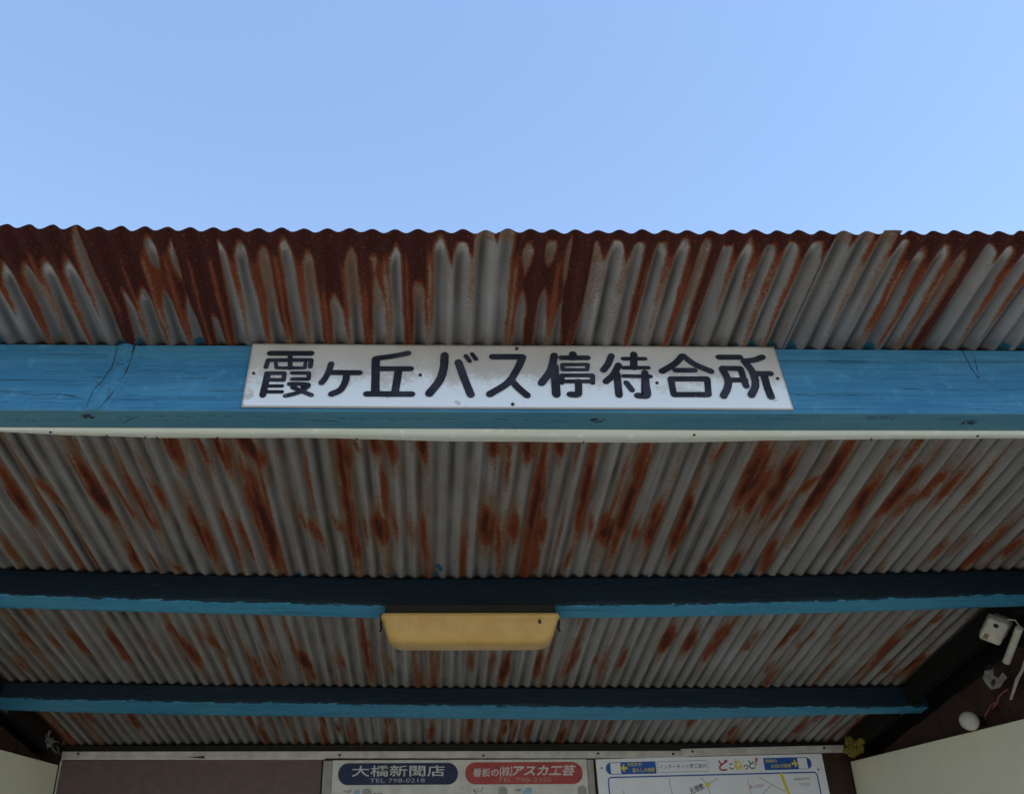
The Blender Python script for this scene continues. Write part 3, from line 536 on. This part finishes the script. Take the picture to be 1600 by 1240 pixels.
# ---- purlins: bowed, roughly dressed, worn along the lower arris
def purlin(xa, xb, v_c, bow_v, h_c, bow_h, th, bow_t, xm, sd, slim=0.0):
    X = np.arange(xa, xb, .006); q = ((X-xm)/1.02)**2
    n = lambda s, f, a: a*(vnoise(X*f, X*0+s, sd)-.5)*2
    vf = v_c - bow_v*q + n(1, 3, .003); hb = h_c - bow_h*q + n(2, 2.5, .0025); tk = th - bow_t*q + n(3, 2, .004)
    hb = hb + slim*.22*np.clip((X-.1)/1.3, 0, 1); tk = tk - slim*sstep(.5, 1.45, X)
    tp = np.full_like(X, .0047) + .0006*(vnoise(X*20, X*0+8, sd)-.5)
    c = .005 + n(4, 18, .0028)
    cols = []; wear = []; navy_amt = []  # front and back faces go dark navy, the lower face stays blue
    for s in np.linspace(0, 1, 12): cols.append((vf + n(5+int(s*9), 30, .0004), tp + (hb-c-tp)*s)); wear.append(.05*(s > .6) + .1*(s > .85)); navy_amt.append(1.0)
    cols.append((vf + c*.35, hb - c*.35)); wear.append(.40); navy_amt.append(.62)
    for s in np.linspace(0, 1, 9): cols.append((vf + c + (tk-c)*s, hb + 0*X)); wear.append(.34 if s < .2 else (.20 if s < .35 else (.15 if s > .9 else .04))); navy_amt.append(.42 if s < .05 else (.25 if s < .15 else .0))
    cols.append((vf+tk+.003, hb-.004)); wear.append(.1); navy_amt.append(1.)
    cols.append((vf+tk+.003, tp)); wear.append(.1); navy_amt.append(1.)
    ring = np.stack([RPa(X, a, b) for a, b in cols], 1)
    W_ = np.tile(np.array(wear), (len(X), 1)); So = np.tile(np.array(navy_amt), (len(X), 1))
    cr_ = np.zeros_like(W_)
    rg = np.random.default_rng(sd)
    for _ in range(9):                                        # long drying splits in the lower face
        x0 = rg.uniform(xa, xb); L = rg.uniform(.12, .5); cc = int(rg.integers(14, 20))
        cr_[:, cc] = np.maximum(cr_[:, cc], .9*(X > x0)*(X < x0+L)*(rg.random(len(X)) > .2))
    link('purlin', grid_mesh('purlin', ring, {'wear': W_, 'crack': cr_*0, 'navy_face': So}, closed=True), M['blue_old'], SH)
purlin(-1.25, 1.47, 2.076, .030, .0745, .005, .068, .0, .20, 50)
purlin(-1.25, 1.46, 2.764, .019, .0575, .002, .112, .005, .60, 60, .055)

# ---- wall plate, back wall, side walls, posts
YB = 3.200; XL, XR = -1.222, 1.410; ZP = .299 + EYE
def roofz(y): return KZ - y*SN/CS
MB().box(((XL+XR)/2, YB+.030, (roofz(YB)-.006 + .335+EYE)/2), (XR-XL+.5, .060, roofz(YB)-.006-.335-EYE)).build('wall_plate', M['black_wood'], SH)
MB().box(((XL+XR)/2, YB+.035, (.335+EYE)/2), (XR-XL+.5, .05, .335+EYE)).build('back_wall', M['brown'], SH)
for X, sgn in ((XR, 1), (XL, -1)):
    MB().box((X+sgn*.012, 2.26, ZP/2), (.024, 1.84, ZP), bevel=.001, seg=1).build('side_panel', M['panel'], SH)
    # brown gable boards standing behind the panel, sawn off just under the purlins
    n = 13; y0, y1 = 1.34, YB-.004
    for i in range(n):
        ya = y0 + (y1-y0)*i/n; yb = y0 + (y1-y0)*(i+1)/n - .0015
        dz = random.uniform(-.006, .004); xo = X + sgn*(.030+random.uniform(0, .003))
        d_ = .098 if sgn > 0 else .080
        M_ = [(xo, ya, ZP-.25), (xo, yb, ZP-.25), (xo, yb, roofz(yb)-d_+dz), (xo, ya, roofz(ya)-d_+dz)]
        V = M_ + [(x+sgn*.014, y, z) for x, y, z in M_]
        F = [(0, 1, 2, 3), (7, 6, 5, 4), (0, 4, 5, 1), (1, 5, 6, 2), (2, 6, 7, 3), (3, 7, 4, 0)]
        link('gable_board', mesh('gable_board', V, F), M['brown'], SH)
    # the outer barge board closes the gap under the sheets
    xo = X + sgn*.085
    V = [(xo, 1.34, roofz(1.34)-.010), (xo, YB+.08, roofz(YB+.08)-.010), (xo, YB+.08, roofz(YB+.08)-.20), (xo, 1.34, roofz(1.34)-.20)]
    V = V + [(x+sgn*.02, y, z) for x, y, z in V]
    link('barge_board', mesh('barge_board', V, [(0, 1, 2, 3), (7, 6, 5, 4), (0, 4, 5, 1), (1, 5, 6, 2), (2, 6, 7, 3), (3, 7, 4, 0)]), M['black_wood'], SH)
    MB().box((X+sgn*.055, 1.345, (roofz(1.345)-.15)/2), (.09, .09, roofz(1.345)-.15), bevel=.004).build('post', M['blue'], SH)
    # side beam under the purlin ends
    xo = X + sgn*.052
    V = [(xo, 1.38, roofz(1.38)-.082), (xo, YB, roofz(YB)-.082), (xo, YB, roofz(YB)-.15), (xo, 1.38, roofz(1.38)-.15)]
    V = V + [(x+sgn*.03, y, z) for x, y, z in V]
    link('rafter', mesh('rafter', V, [(0, 1, 2, 3), (7, 6, 5, 4), (0, 4, 5, 1), (1, 5, 6, 2), (2, 6, 7, 3), (3, 7, 4, 0)]), M['black_wood'], SH)

for X, sgn, cuts in ((1.392, 1, ((1.335, 2.040), (2.112, 2.735), (2.842, 3.235))), (-1.212, -1, ((1.335, 2.020), (2.118, 2.700), (2.810, 3.215)))):
    for va, vb in cuts:
        P8 = [RP(X, va, .0048), RP(X, vb, .0048), RP(X, vb, .064), RP(X, va, .064)]
        V = P8 + [(x+sgn*.018, y, z) for x, y, z in P8]
        link('filler_board', mesh('filler_board', V, [(0, 1, 2, 3), (7, 6, 5, 4), (0, 4, 5, 1), (1, 5, 6, 2), (2, 6, 7, 3), (3, 7, 4, 0)]), M['black_wood'], SH)

# white trim strips over the boards on the back wall
def quad_slab(name, pts, th, y, mat, parent, bevel=0):
    """pts: four (x, z-EYE) corners on a wall face at y, th = thickness towards the viewer"""
    V = [(x, y-th, z+EYE) for x, z in pts] + [(x, y, z+EYE) for x, z in pts]
    return link(name, mesh(name, V, [(0, 1, 2, 3), (7, 6, 5, 4), (0, 4, 5, 1), (1, 5, 6, 2), (2, 6, 7, 3), (3, 7, 4, 0)]), mat, parent)
YF = YB + .010                                                 # face of the back wall
t1 = quad_slab('trim_strip', [(-1.222, .342), (.862, .3365), (.862, .3135), (-1.222, .3225)], .016, YF, M['trim'], SH)
t1e = quad_slab('strip_edge', [(-1.222, .3223), (-.352, .3198), (-.352, .3140), (-1.222, .3170)], .0155, YF, M['trim_edge'], t1)
t2 = quad_slab('trim_strip', [(.846, .3425), (1.408, .3525), (1.408, .3300), (.846, .3185)], .0195, YF, M['trim'], SH)
def W2(px, z): return px, z
for i, (x, z) in enumerate(((-1.168, .335), (-.302, .3275), (.178, .3245), (.565, .329), (.818, .327))):
    MB().cyl((x, YF-.0155, z+EYE), (x, YF-.0185, z+EYE), .0042, n=10).build('screw', M['nail'], t1)
for x, z in ((.884, .334), (1.334, .343)):
    MB().cyl((x, YF-.019, z+EYE), (x, YF-.022, z+EYE), .0042, n=10).build('screw', M['nail'], t2)
me = mesh('torn_gap', [(-.808, YF-.0165, .3225+EYE), (-.752, YF-.0165, .3275+EYE), (-.748, YF-.0165, .3190+EYE)], [(0, 1, 2)])
link('torn_gap', me, M['brown'], t1)

# ------------------------------------------------------------------ station sign
SG = thing('shelter_name_sign', 'long weathered white sign with large black Japanese characters nailed to the blue fascia', 'sign', RP(.135, FV-.001, .07))
SX, SW, SHH = -.2918, .8538, .1298
ST = .0032                                                     # sheet thickness
na, nb = 160, 26
A, B = np.meshgrid(np.linspace(0, SW, na), np.linspace(0, SHH, nb), indexing='ij')
rim = np.maximum.reduce([sstep(.004, 0, A), sstep(.004, 0, SW-A), sstep(.0035, 0, B), sstep(.003, 0, SHH-B)])
bowv = .0014*(vnoise(A*3, B*6, 70)-.5)
def SP(a, b, out): return RPa(SX + a, FV - .0012 - out, .0045 + b)
fr = SP(A, B, ST + bowv + .001)
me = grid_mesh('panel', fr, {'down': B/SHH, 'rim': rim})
bm = bmesh.new(); bm.from_mesh(me)
ext = bmesh.ops.extrude_face_region(bm, geom=bm.faces[:]); 
off = Vector(RP(0, ST+.0012, 0)) - Vector(RP(0, 0, 0))
bmesh.ops.translate(bm, vec=off, verts=[v for v in ext['geom'] if isinstance(v, bmesh.types.BMVert)])
bmesh.ops.recalc_face_normals(bm, faces=bm.faces); bm.to_mesh(me); bm.free()
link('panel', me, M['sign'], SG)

def catmull(p, n=9):
    p = [np.array(q, float) for q in p]; P = [2*p[0]-p[1]] + p + [2*p[-1]-p[-2]]; out = []
    for i in range(1, len(P)-2):
        for t in np.linspace(0, 1, n, endpoint=False):
            a, b, c, d = P[i-1], P[i], P[i+1], P[i+2]
            out.append(.5*((2*b)+(c-a)*t+(2*a-5*b+4*c-d)*t*t+(3*b-3*c+d-a)*t**3))
    out.append(P[-2]); return out
def ribbon(pts, w, caps=8):
    pts = [np.array(q, float) for q in pts]; n = len(pts); L, R_ = [], []
    for i, q in enumerate(pts):
        t = pts[min(i+1, n-1)]-pts[max(i-1, 0)]; t = t/np.linalg.norm(t); nn = np.array([-t[1], t[0]])
        ww = w/2*(1+.05*(random.random()-.5)); L.append(q+nn*ww); R_.append(q-nn*ww)
    def cap(c, frm, sgn):
        a0 = math.atan2(*(frm-c)[::-1]); r = np.linalg.norm(frm-c)
        return [c + .94*r*np.array([math.cos(a0+sgn*math.pi*k/caps), math.sin(a0+sgn*math.pi*k/caps)]) for k in range(1, caps)]
    out = L + cap(pts[-1], L[-1], -1) + R_[::-1] + cap(pts[0], R_[0], -1)
    return out
bm = bmesh.new(); lay = bm.verts.layers.float.new('end'); lift = 0
for ty, pts, wd in STROKES:
    parts = [catmull(pts)] if ty == 'c' else [[np.array(a, float) + (np.array(b, float)-np.array(a, float))*t for t in np.linspace(0, 1, 6)] for a, b in zip(pts[:-1], pts[1:])]
    for pl_ in parts:
        poly = ribbon(pl_, wd*(1.16 if wd < .0072 else 1.36)); lift = (lift+1) % 24
        vs = []
        low = max(q[1] for q in pl_)
        for q in poly:
            v = bm.verts.new(RP(SX+q[0], FV-.0012-(ST+.0022+lift*.00003), .0045+q[1]))
            v[lay] = float(np.clip((q[1]-.086)/.03, 0, 1)); vs.append(v)
        try: bm.faces.new(vs)
        except ValueError: pass
bmesh.ops.triangulate(bm, faces=bm.faces[:])
me = bpy.data.meshes.new('lettering'); bm.to_mesh(me); bm.free()
link('lettering', me, M['letter'], SG)
for a, b in NAILS:
    c0 = Vector(RP(SX+a, FV-.0012-ST-.001, .0045+b)); c1 = Vector(RP(SX+a, FV-.0012-ST-.0036, .0045+b))
    MB().cyl(c0, c1, .0030, .0022, 10).build('nail', M['nail'], SG)

# ------------------------------------------------------------------ lamp under the middle purlin
LX, LZ = .0895, .4965 + EYE
LP = thing('ceiling_lamp', 'long yellowed tub shaped lamp under the middle blue purlin', 'lamp', (LX, 2.045, LZ))
def rr_ring(w, d, r, z, yo=0, n=6):
    out = []
    for sx, sy, a0 in ((1, 1, 0), (-1, 1, 90), (-1, -1, 180), (1, -1, 270)):
        for k in range(n+1):
            a = math.radians(a0+90*k/n); out.append((sx*(w/2-r)+r*math.cos(a), yo+sy*(d/2-r)+r*math.sin(a), z))
    return np.array(out)
rings = [rr_ring(.398, .106, .010, .004), rr_ring(.402, .110, .012, .0), rr_ring(.403, .111, .013, -.004), rr_ring(.399, .107, .013, -.0065), rr_ring(.394, .102, .014, -.008),
         rr_ring(.388, .098, .016, -.020, .001), rr_ring(.378, .093, .018, -.036, .002), rr_ring(.368, .087, .02, -.047, .003), rr_ring(.356, .079, .022, -.0545, .004), rr_ring(.340, .068, .022, -.0585, .005), rr_ring(.318, .052, .02, -.0605, .006), rr_ring(.25, .02, .009, -.0612, .006)]
P = np.stack(rings, 0)
me = grid_mesh('cover', P, closed=True)
bm = bmesh.new(); bm.from_mesh(me); bm.verts.ensure_lookup_table()
nn = P.shape[1]; bm.faces.new([bm.verts[(len(rings)-1)*nn+k] for k in range(nn)]); bmesh.ops.recalc_face_normals(bm, faces=bm.faces); bm.to_mesh(me); bm.free()
link('cover', me, M['lamp'], LP, smooth=True, local=True)
MB().box((0, .004, .0165), (.385, .098, .024), bevel=.004).build('base_plate', M['dark_metal'], LP, local=True)
for s in (-1, 1):
    b = MB()
    b.box((s*.2035, -.006, -.004), (.004, .016, .024), bevel=.0012)
    b.box((s*.200, -.006, .009), (.012, .016, .004), bevel=.001)
    b.box((s*.2025, -.007, -.0205), (.0035, .011, .014), Matrix.Rotation(-s*.35, 3, 'Y'), bevel=.001)
    b.build('clip', M['dark_metal'], LP, local=True)
b = MB(); 
for i in range(2):
    for j in range(2): b.box((.153+i*.0032, -.0520+.0004*j, -.0125-j*.0046), (.0026, .0016, .0038))
b.build('maker_label', M['dark_metal'], LP, local=True)

# ------------------------------------------------------------------ lettering helper for the flat boards
def text_mesh(body, x0, z0, x1, z1, y, shear=0.0, bold=0.0, rot=0.0, keep=False):
    c = bpy.data.curves.new('t', 'FONT'); c.body = body; c.shear = shear; c.offset = bold; c.resolution_u = 3
    o = bpy.data.objects.new('t', c); COL.objects.link(o)
    dg = bpy.context.evaluated_depsgraph_get(); me = bpy.data.meshes.new_from_object(o.evaluated_get(dg))
    bpy.data.objects.remove(o); bpy.data.curves.remove(c)
    n = len(me.vertices); co = np.empty(n*3); me.vertices.foreach_get('co', co); co = co.reshape(-1, 3)
    lo, hi = co.min(0), co.max(0); s = (co-lo)/np.maximum(hi-lo, 1e-6)
    X = x0+(x1-x0)*s[:, 0]; Z = z0+(z1-z0)*s[:, 1]
    if rot:
        cx, cz = (x0+x1)/2, (z0+z1)/2; ca, sa = math.cos(rot), math.sin(rot)
        X, Z = cx+(X-cx)*ca-(Z-cz)*sa, cz+(X-cx)*sa+(Z-cz)*ca
    me.vertices.foreach_set('co', np.stack([X, np.full(n, y), Z], -1).reshape(-1)); me.update()
    return me
def text(parent, name, body, box, y, mat, **kw):
    return link(name, text_mesh(body, *box, y, **kw), mat, parent, local=True)
def flat(parent, name, poly, y, mat):
    b = MB(); b.bm.faces.new([b.bm.verts.new((x, y, z)) for x, z in poly]); return b.build(name, mat, parent, local=True)
def strip_line(b, pts, w, y):
    poly = ribbon(pts, w, 4); b.bm.faces.new([b.bm.verts.new((q[0], y, q[1])) for q in poly])

# ------------------------------------------------------------------ boards on the back wall
NB = thing('notice_board', 'bare plum brown board on the left of the back wall', 'notice board', (-.79, YF, EYE+.315))
MB().box((0, -.005, -.36), (.858, .010, .720), bevel=.001, seg=1).build('panel', M['ply'], NB, local=True)
b = MB(); b.box((-.4325, -.006, -.36), (.005, .012, .72)); b.build('edge_strip', M['trim_edge'], NB, local=True)

AD = thing('advertising_board', 'faded white board with a navy oval and a red oval advertisement on the back wall', 'sign', (.1, YF, EYE+.3125))
MB().box((0, -.005, -.36), (.850, .010, .72), bevel=.001, seg=1).build('panel', M['board'], AD, local=True)
MB().box((-.4405, -.0075, -.352), (.030, .015, .70), bevel=.0015, seg=1).build('frame_strip', M['frame'], AD, local=True)
MB().box((.4365, -.0065, -.352), (.022, .013, .70), bevel=.0015, seg=1).build('frame_strip', M['frame'], AD, local=True)
def pill(x0, z0, x1, z1, mat, r):
    return flat(AD, 'advertisement', round_rect(x0, z0, x1, z1, r, 10), -.0106, mat)
ox, oz = .1, .3125
p1 = pill(-.3049-ox, .236-oz, .0930-ox, .3030-oz, M['navy'], .033)
text(p1, 'lettering', '大橋新聞店', (-.26-ox, .2612-oz, .049-ox, .2958-oz), -.0110, M['ink_white'], bold=.008)
text(p1, 'telephone_number', 'TEL 798-0218', (-.1995-ox, .2432-oz, -.0170-ox, .2555-oz), -.0110, M['ink_dim'])
p2 = pill(.1170-ox, .236-oz, .5090-ox, .3042-oz, M['red'], .0335)
text(p2, 'lettering', '看板の', (.1425-ox, .2592-oz, .228-ox, .2855-oz), -.0110, M['ink_white'], bold=.016, shear=.1)
text(p2, 'lettering', '㈱', (.232-ox, .2585-oz, .274-ox, .2925-oz), -.0110, M['ink_white'], bold=.006, shear=.1)
text(p2, 'lettering', 'アスカ工芸', (.272-ox, .2600-oz, .487-ox, .2952-oz), -.0110, M['ink_white'], bold=.03, shear=.25)
text(p2, 'telephone_number', 'TEL 798-2355', (.2240-ox, .2425-oz, .4040-ox, .2560-oz), -.0110, M['ink_pink'])
# beginnings of the street map below: a few faded shapes
flat(AD, 'map_block', [(-.250-ox, .190-oz), (-.230-ox, .190-oz), (-.230-ox, .222-oz), (-.244-ox, .222-oz), (-.250-ox, .214-oz)], -.0106, M['ltblue'])
for x, z in ((-.222, .226), (.226, .229), (.488, .231)):
    flat(AD, 'map_street', round_rect(x-ox, z-.10-oz, x+.030-ox, z-oz, .0135), -.0106, M['frame'])
flat(AD, 'map_block', [(.306-ox, .19-oz), (.336-ox, .19-oz), (.336-ox, .2265-oz), (.318-ox, .2265-oz), (.306-ox, .214-oz)], -.0106, M['ltblue'])
b = MB(); rg = random.Random(3)
def dabs(x0, x1, z0, z1, n):
    for _ in range(n):
        x = rg.uniform(x0, x1)-ox; z = rg.uniform(z0, z1)-oz; a = rg.uniform(0, 3.1); L = rg.uniform(.0015, .004)
        strip_line(b, [(x, z), (x+L*math.cos(a), z+L*math.sin(a))], .0012, -.01075-rg.random()*.0002)
dabs(-.284, -.258, .213, .219, 22); dabs(-.19, -.155, .205, .211, 20); dabs(.143, .178, .205, .224, 34); dabs(.280, .304, .214, .221, 20)
dabs(.10, .52, .19, .232, 16); dabs(-.3, .09, .19, .23, 10)
tag(b.build('small_print', M['ink'], AD, local=True), kind='stuff')

MP = thing('map_poster', 'white street map poster with blue banners and a multicoloured title on the back wall', 'poster', (.5546, YF-.0150, EYE+.3109), (0, -math.radians(1.12), 0))
PW = .7685
MB().box((PW/2, -.001, -.30), (PW, .002, .60)).build('sheet', M['poster'], MP, local=True)
y1, y2, y3 = -.0023, -.0027, -.0031
bl = flat(MP, 'banner', round_rect(.0315, -.0485, .2003, -.0107, .0185, 8, True, False), y1, M['blue_print'])
flat(bl, 'blank_square', [(.0475, -.0465), (.0815, -.0465), (.0815, -.0127), (.0475, -.0127)], y2, M['poster'])
def arrow(x0, x1, zc, hh, d):
    pts = [(0, 0), (.45, .5), (.62, .33), (.44, .13), (1, .16), (1, -.16), (.44, -.13), (.62, -.33), (.45, -.5)]
    return [((x0+(x1-x0)*px) if d < 0 else (x1-(x1-x0)*px), zc+hh*pz) for px, pz in pts]
flat(bl, 'arrow', arrow(.0830, .1035, -.0295, .026, -1), y2, M['yellow'])
text(bl, 'lettering', '市区町村', (.1050, -.0245, .1545, -.0130), y2, M['yellow'], bold=.008)
text(bl, 'lettering', '暮らしの情報', (.1195, -.0435, .1950, -.0300), y2, M['yellow'], bold=.008)
b = MB(); pts = round_rect(.2050, -.0455, .3765, -.0118, .008, 5); strip_line(b, pts + [pts[0]], .0011, y1); b.build('title_outline', M['ink_blue'], MP, local=True)
text(MP, 'lettering', 'インターネット商工案内', (.2120, -.0352, .3700, -.0212), y1, M['ink_blue'], bold=.005)
for ch, box, mt in (('ど', (.4118, -.046, .4450, -.0105), 'red'), ('こ', (.4480, -.042, .4605, -.0235), 'ink'), ('ね', (.4630, -.044, .4920, -.0095), 'yellow'), ('っ', (.4950, -.0435, .5120, -.0285), 'mag'), ('と', (.5135, -.042, .5350, -.0145), 'green')):
    text(MP, 'title_letter', ch, box, y1, M[mt], bold=.03)
text(MP, 'title_letter', '!', (.5370, -.032, .5450, -.0060), y1, M['red'], bold=.02, rot=-.35)
br = flat(MP, 'banner', round_rect(.5662, -.047, .7274, -.0093, .0185, 8, False, True), y1, M['blue_print'])
flat(br, 'blank_square', [(.6815, -.0455), (.7130, -.0455), (.7130, -.0115), (.6815, -.0115)], y2, M['poster'])
flat(br, 'arrow', arrow(.6600, .6805, -.0285, .026, 1), y2, M['yellow'])
text(br, 'lettering', '地域の', (.5715, -.0245, .6115, -.0130), y2, M['yellow'], bold=.008)
text(br, 'lettering', 'お店の情報', (.5890, -.0415, .6570, -.0288), y2, M['yellow'], bold=.008)
b = MB(); pts = round_rect(.0355, -.58, .7390, -.0570, .012, 6); strip_line(b, pts + [pts[0]], .0042, y1); b.build('map_border', M['blue_print'], MP, local=True)
lift = 0
for pts, wd in (([(.2393, -.0653), (.2405, -.09), (.2443, -.1223)], .0022), ([(.345, -.0638), (.3657, -.0859), (.3701, -.1253)], .0026), ([(.4025, -.0691), (.3657, -.0859)], .0024), ([(.5015, -.0715), (.503, -.095), (.5068, -.1286)], .002),
                ([(.5413, -.0666), (.5821, -.0932), (.6216, -.1136)], .0022), ([(.5778, -.093), (.5353, -.1286)], .002), ([(.0823, -.100), (.086, -.13)], .0022), ([(.300, -.118), (.322, -.109)], .002)):
    b = MB(); strip_line(b, pts, wd, y1-lift*.00002); lift += 1; b.build('map_road', M['road'], MP, local=True)
b = MB(); strip_line(b, [(.6182, -.0605), (.6340, -.1350)], .0100, y2); b.build('map_road', M['yellow'], MP, local=True)
b = MB(); b.bm.faces.new([b.bm.verts.new((.3645+.0075*math.cos(a), y2, -.0870+.0075*math.sin(a))) for a in np.linspace(0, 6.283, 14, endpoint=False)])
b.build('map_junction', M['yellow'], MP, local=True)
text(MP, 'place_name', '天理教', (.3010, -.1080, .3530, -.0880), y2, M['ink'], bold=.012, rot=.33)
text(MP, 'place_name', '霞ヶ丘町中', (.5045, -.1010, .5520, -.0900), y2, M['mag'], rot=.06)
text(MP, 'place_name', 'アクロス', (.6720, -.0985, .7085, -.0885), y2, M['ink'], rot=.05)
b = MB(); strip_line(b, [(.660, -.0775), (.711, -.0755)], .0075, y1); b.build('place_tag', M['trim'], MP, local=True)
for x, z in ((.0175, -.0275), (.7455, -.0490)):
    MB().cyl((x, -.001, z), (x, -.0045, z), .0028, n=10).build('pin', M['nail'], MP, local=True)

# ------------------------------------------------------------------ odds and ends on the right wall
# sensor head, turned out and down from the wall
C = Vector((1.354, 2.122, .493+EYE))
fw = (-_f*.80 - _r*.50 - _u*.33).normalized()
e2 = (-_r*.34 - _u*.94); e2 = (e2 - fw*e2.dot(fw)).normalized(); e1 = e2.cross(fw)
if e1.dot(_r) < 0: e1 = -e1
RT = Matrix((e1, fw, e2)).transposed()                          # local x across, y out of the face, z down the face
SE = thing('sensor_light', 'small yellowed white sensor box tilted under the middle purlin on the right wall', 'sensor light', C)
MB().box((0, 0, 0), (.047, .030, .064), RT, bevel=.0070, seg=4).build('housing', M['white_plastic'], SE, smooth=False, local=True)
p = e1*-.003 + fw*.0145 - e2*.020; MB().cyl(p, p+fw*.0015, .0056, n=16).build('eye', M['dark_metal'], SE, local=True)
p = e1*-.012 + fw*.0152 + e2*.017; MB().box(p, (.010, .0012, .015), RT, bevel=.0004, seg=1).build('maker_label', M['gold'], SE, local=True)
p = e1*.012 - fw*.018; MB().box(p - fw*.008, (.040, .022, .050), RT, bevel=.004).build('back_box', M['bracket'], SE, local=True)
q = -C
MB().tube([p - fw*.012 - e2*.01, p - fw*.03 + e1*.012, Vector((XR+.026, 2.16, .49+EYE))-C], .008).build('arm', M['dark_metal'], SE, local=True)

CB = thing('cable', 'thin pale cable looping from the sensor box to the white pipe', 'cable', (1.37, 2.06, .51+EYE))
a0 = C + e1*.016 - e2*.036 - fw*.004; a3 = Vector((1.372, 2.060, .474+EYE))
MB().tube([a0, a0 + e1*.014 - e2*.006, a0 + e1*.026 + e2*.004, a0 + e1*.033 + e2*.02, (a0 + e1*.036 + e2*.034)*.5 + a3*.5, a3], .0016).build('wire', M['white_plastic'], CB)
CP = thing('conduit_pipe', 'short white plastic pipe beside the sensor box on the right wall', 'pipe', (1.372, 2.10, .44+EYE))
MB().cyl((1.372, 2.055, .481+EYE), (1.372, 2.140, .4195+EYE), .0082).build('pipe', M['white_plastic'], CP, smooth=False)
MB().cyl((1.372, 2.140, .4195+EYE), (1.380, 2.160, .412+EYE), .0050).build('collar', M['dark_metal'], CP)
CP2 = MB().tube([(1.372, 2.10, .45+EYE), (1.415, 2.12, .452+EYE), (1.444, 2.12, .452+EYE)], .004).build('clip', M['dark_metal'], CP)

BK = thing('wall_bracket', 'dull white metal bracket with an oval hole under the sensor box', 'bracket', (1.405, 2.26, .40+EYE))
Rb = Matrix.Rotation(-.55, 3, 'X')
b = MB()
ro = [(-.030, -.022), (-.012, -.030), (.006, -.034), (.026, -.014), (.034, .024), (.018, .030), (.012, .008), (-.004, .006), (-.016, .024), (-.030, .018), (-.034, .002)]
hole = [(.004+.0065*math.cos(a), -.012+.0120*math.sin(a)) for a in np.linspace(0, 6.283, 12, endpoint=False)]
Mx = Matrix.Translation((1.398, 2.245, .402+EYE)) @ Matrix.Rotation(math.radians(-72), 4, 'Z') @ Matrix.Rotation(.75, 4, 'Y') @ Matrix.Scale(.86, 4)
b.prism(ro, .0025, Mx); b.build('plate', M['bracket'], BK)
b = MB(); b.prism(hole, .0008, Mx @ Matrix.Translation((0, -.0026, 0))); b.build('oval_hole', M['brown'], BK)
MB().box(Mx @ Vector((-.022, -.010, .020)), (.010, .020, .012), bevel=.002).build('tab', M['dark_metal'], BK)
MB().tube([Mx @ Vector((.02, 0, .0)), Mx @ Vector((.02, .022, .0)), (1.446, 2.22, .40+EYE)], .004).build('bolt', M['dark_metal'], BK)

KN = thing('round_knob', 'white round knob resting on top of the right cream wall panel', 'knob', (1.388, 2.395, ZP))
b = MB(); b.sphere((1.392, 2.392, ZP+.022), .0235, (1.05, .80, 1.0), 28); b.build('cap', M['white_plastic'], KN, smooth=True)
MB().cyl((1.398, 2.40, ZP+.020), (1.445, 2.41, ZP+.024), .012).build('socket', M['dark_metal'], KN)
tag(KN)

BT = thing('peeled_batten', 'thin pale splintered strip on the right gable boards near the frame edge', 'batten', (1.43, 2.16, .40+EYE))
pts = [(2.095, .462), (2.14, .424), (2.165, .406), (2.195, .388), (2.243, .350)]
V = []; 
for i, (y, z) in enumerate(pts):
    wdt = (.0035, .0032, .0048, .0025, .0006)[i]; V += [(1.419, y-wdt*.4, z+EYE), (1.419, y+wdt*.6, z+EYE+.004*(i % 2))]
V = V + [(x+.006, y, z) for x, y, z in V]; n = len(pts)
F = []
for i in range(n-1):
    a, b_, c_, d_ = 2*i, 2*i+1, 2*i+3, 2*i+2; F += [(a, b_, c_, d_), (a+2*n, d_+2*n, c_+2*n, b_+2*n), (a, d_, d_+2*n, a+2*n), (b_, b_+2*n, c_+2*n, c_)]
link('strip', mesh('strip', V, F), M['white_plastic'], BT)

WR = thing('loose_wire', 'red brown wire end hanging above the white knob', 'wire', (1.42, 2.30, .35+EYE))
MB().tube([(1.436, 2.262, .378+EYE), (1.424, 2.268, .372+EYE), (1.418, 2.285, .362+EYE), (1.420, 2.296, .352+EYE), (1.416, 2.315, .342+EYE)], .0022).build('strand', M['wire'], WR)
MB().tube([(1.420, 2.296, .352+EYE), (1.412, 2.31, .350+EYE), (1.406, 2.342, .326+EYE), (1.402, 2.335, .318+EYE)], .0016).build('strand', M['wire'], WR)

FL = thing('yellow_rag', 'crumpled dull yellow rag tucked in the back right corner', 'rag', (1.355, 3.02, .33+EYE))
b = MB(); rg = np.random.default_rng(4)
for i in range(13):
    c = Vector((rg.normal(0, .010), rg.normal(0, .008), rg.normal(-.002, .013))); r = rg.uniform(.010, .019)
    s0 = len(b.bm.verts); b.sphere(c, r, (1, .8, rg.uniform(.6, 1.1)), 16)
for v in b.bm.verts:
    n_ = math.sin(v.co.x*410+v.co.z*250)*math.sin(v.co.y*330+v.co.z*290); v.co += v.co.normalized()*n_*.0045
b.build('cloth', M['flower'], FL, local=True)
MB().tube([(0, 0, 0), (.03, .02, .01), (.09, .03, .02)], .004).build('tie', M['dark_metal'], FL, local=True)

CW = thing('cobweb', 'small pale cobweb clump in the left gable corner', 'cobweb', (-1.205, 3.03, .36+EYE))
b = MB(); rg = np.random.default_rng(9)
for i in range(26):
    p = np.array([rg.normal(0, .004), rg.normal(0, .018), rg.normal(0, .007)]); p[2] -= p[1]*.45; pts = [p]
    for _ in range(4): pts.append(pts[-1] + np.array([rg.normal(0, .003), rg.normal(.002, .006), rg.normal(-.002, .004)]))
    b.tube([tuple(q) for q in pts], rg.uniform(.0008, .0022), 5)
b.build('strands', M['web'], CW, local=True)
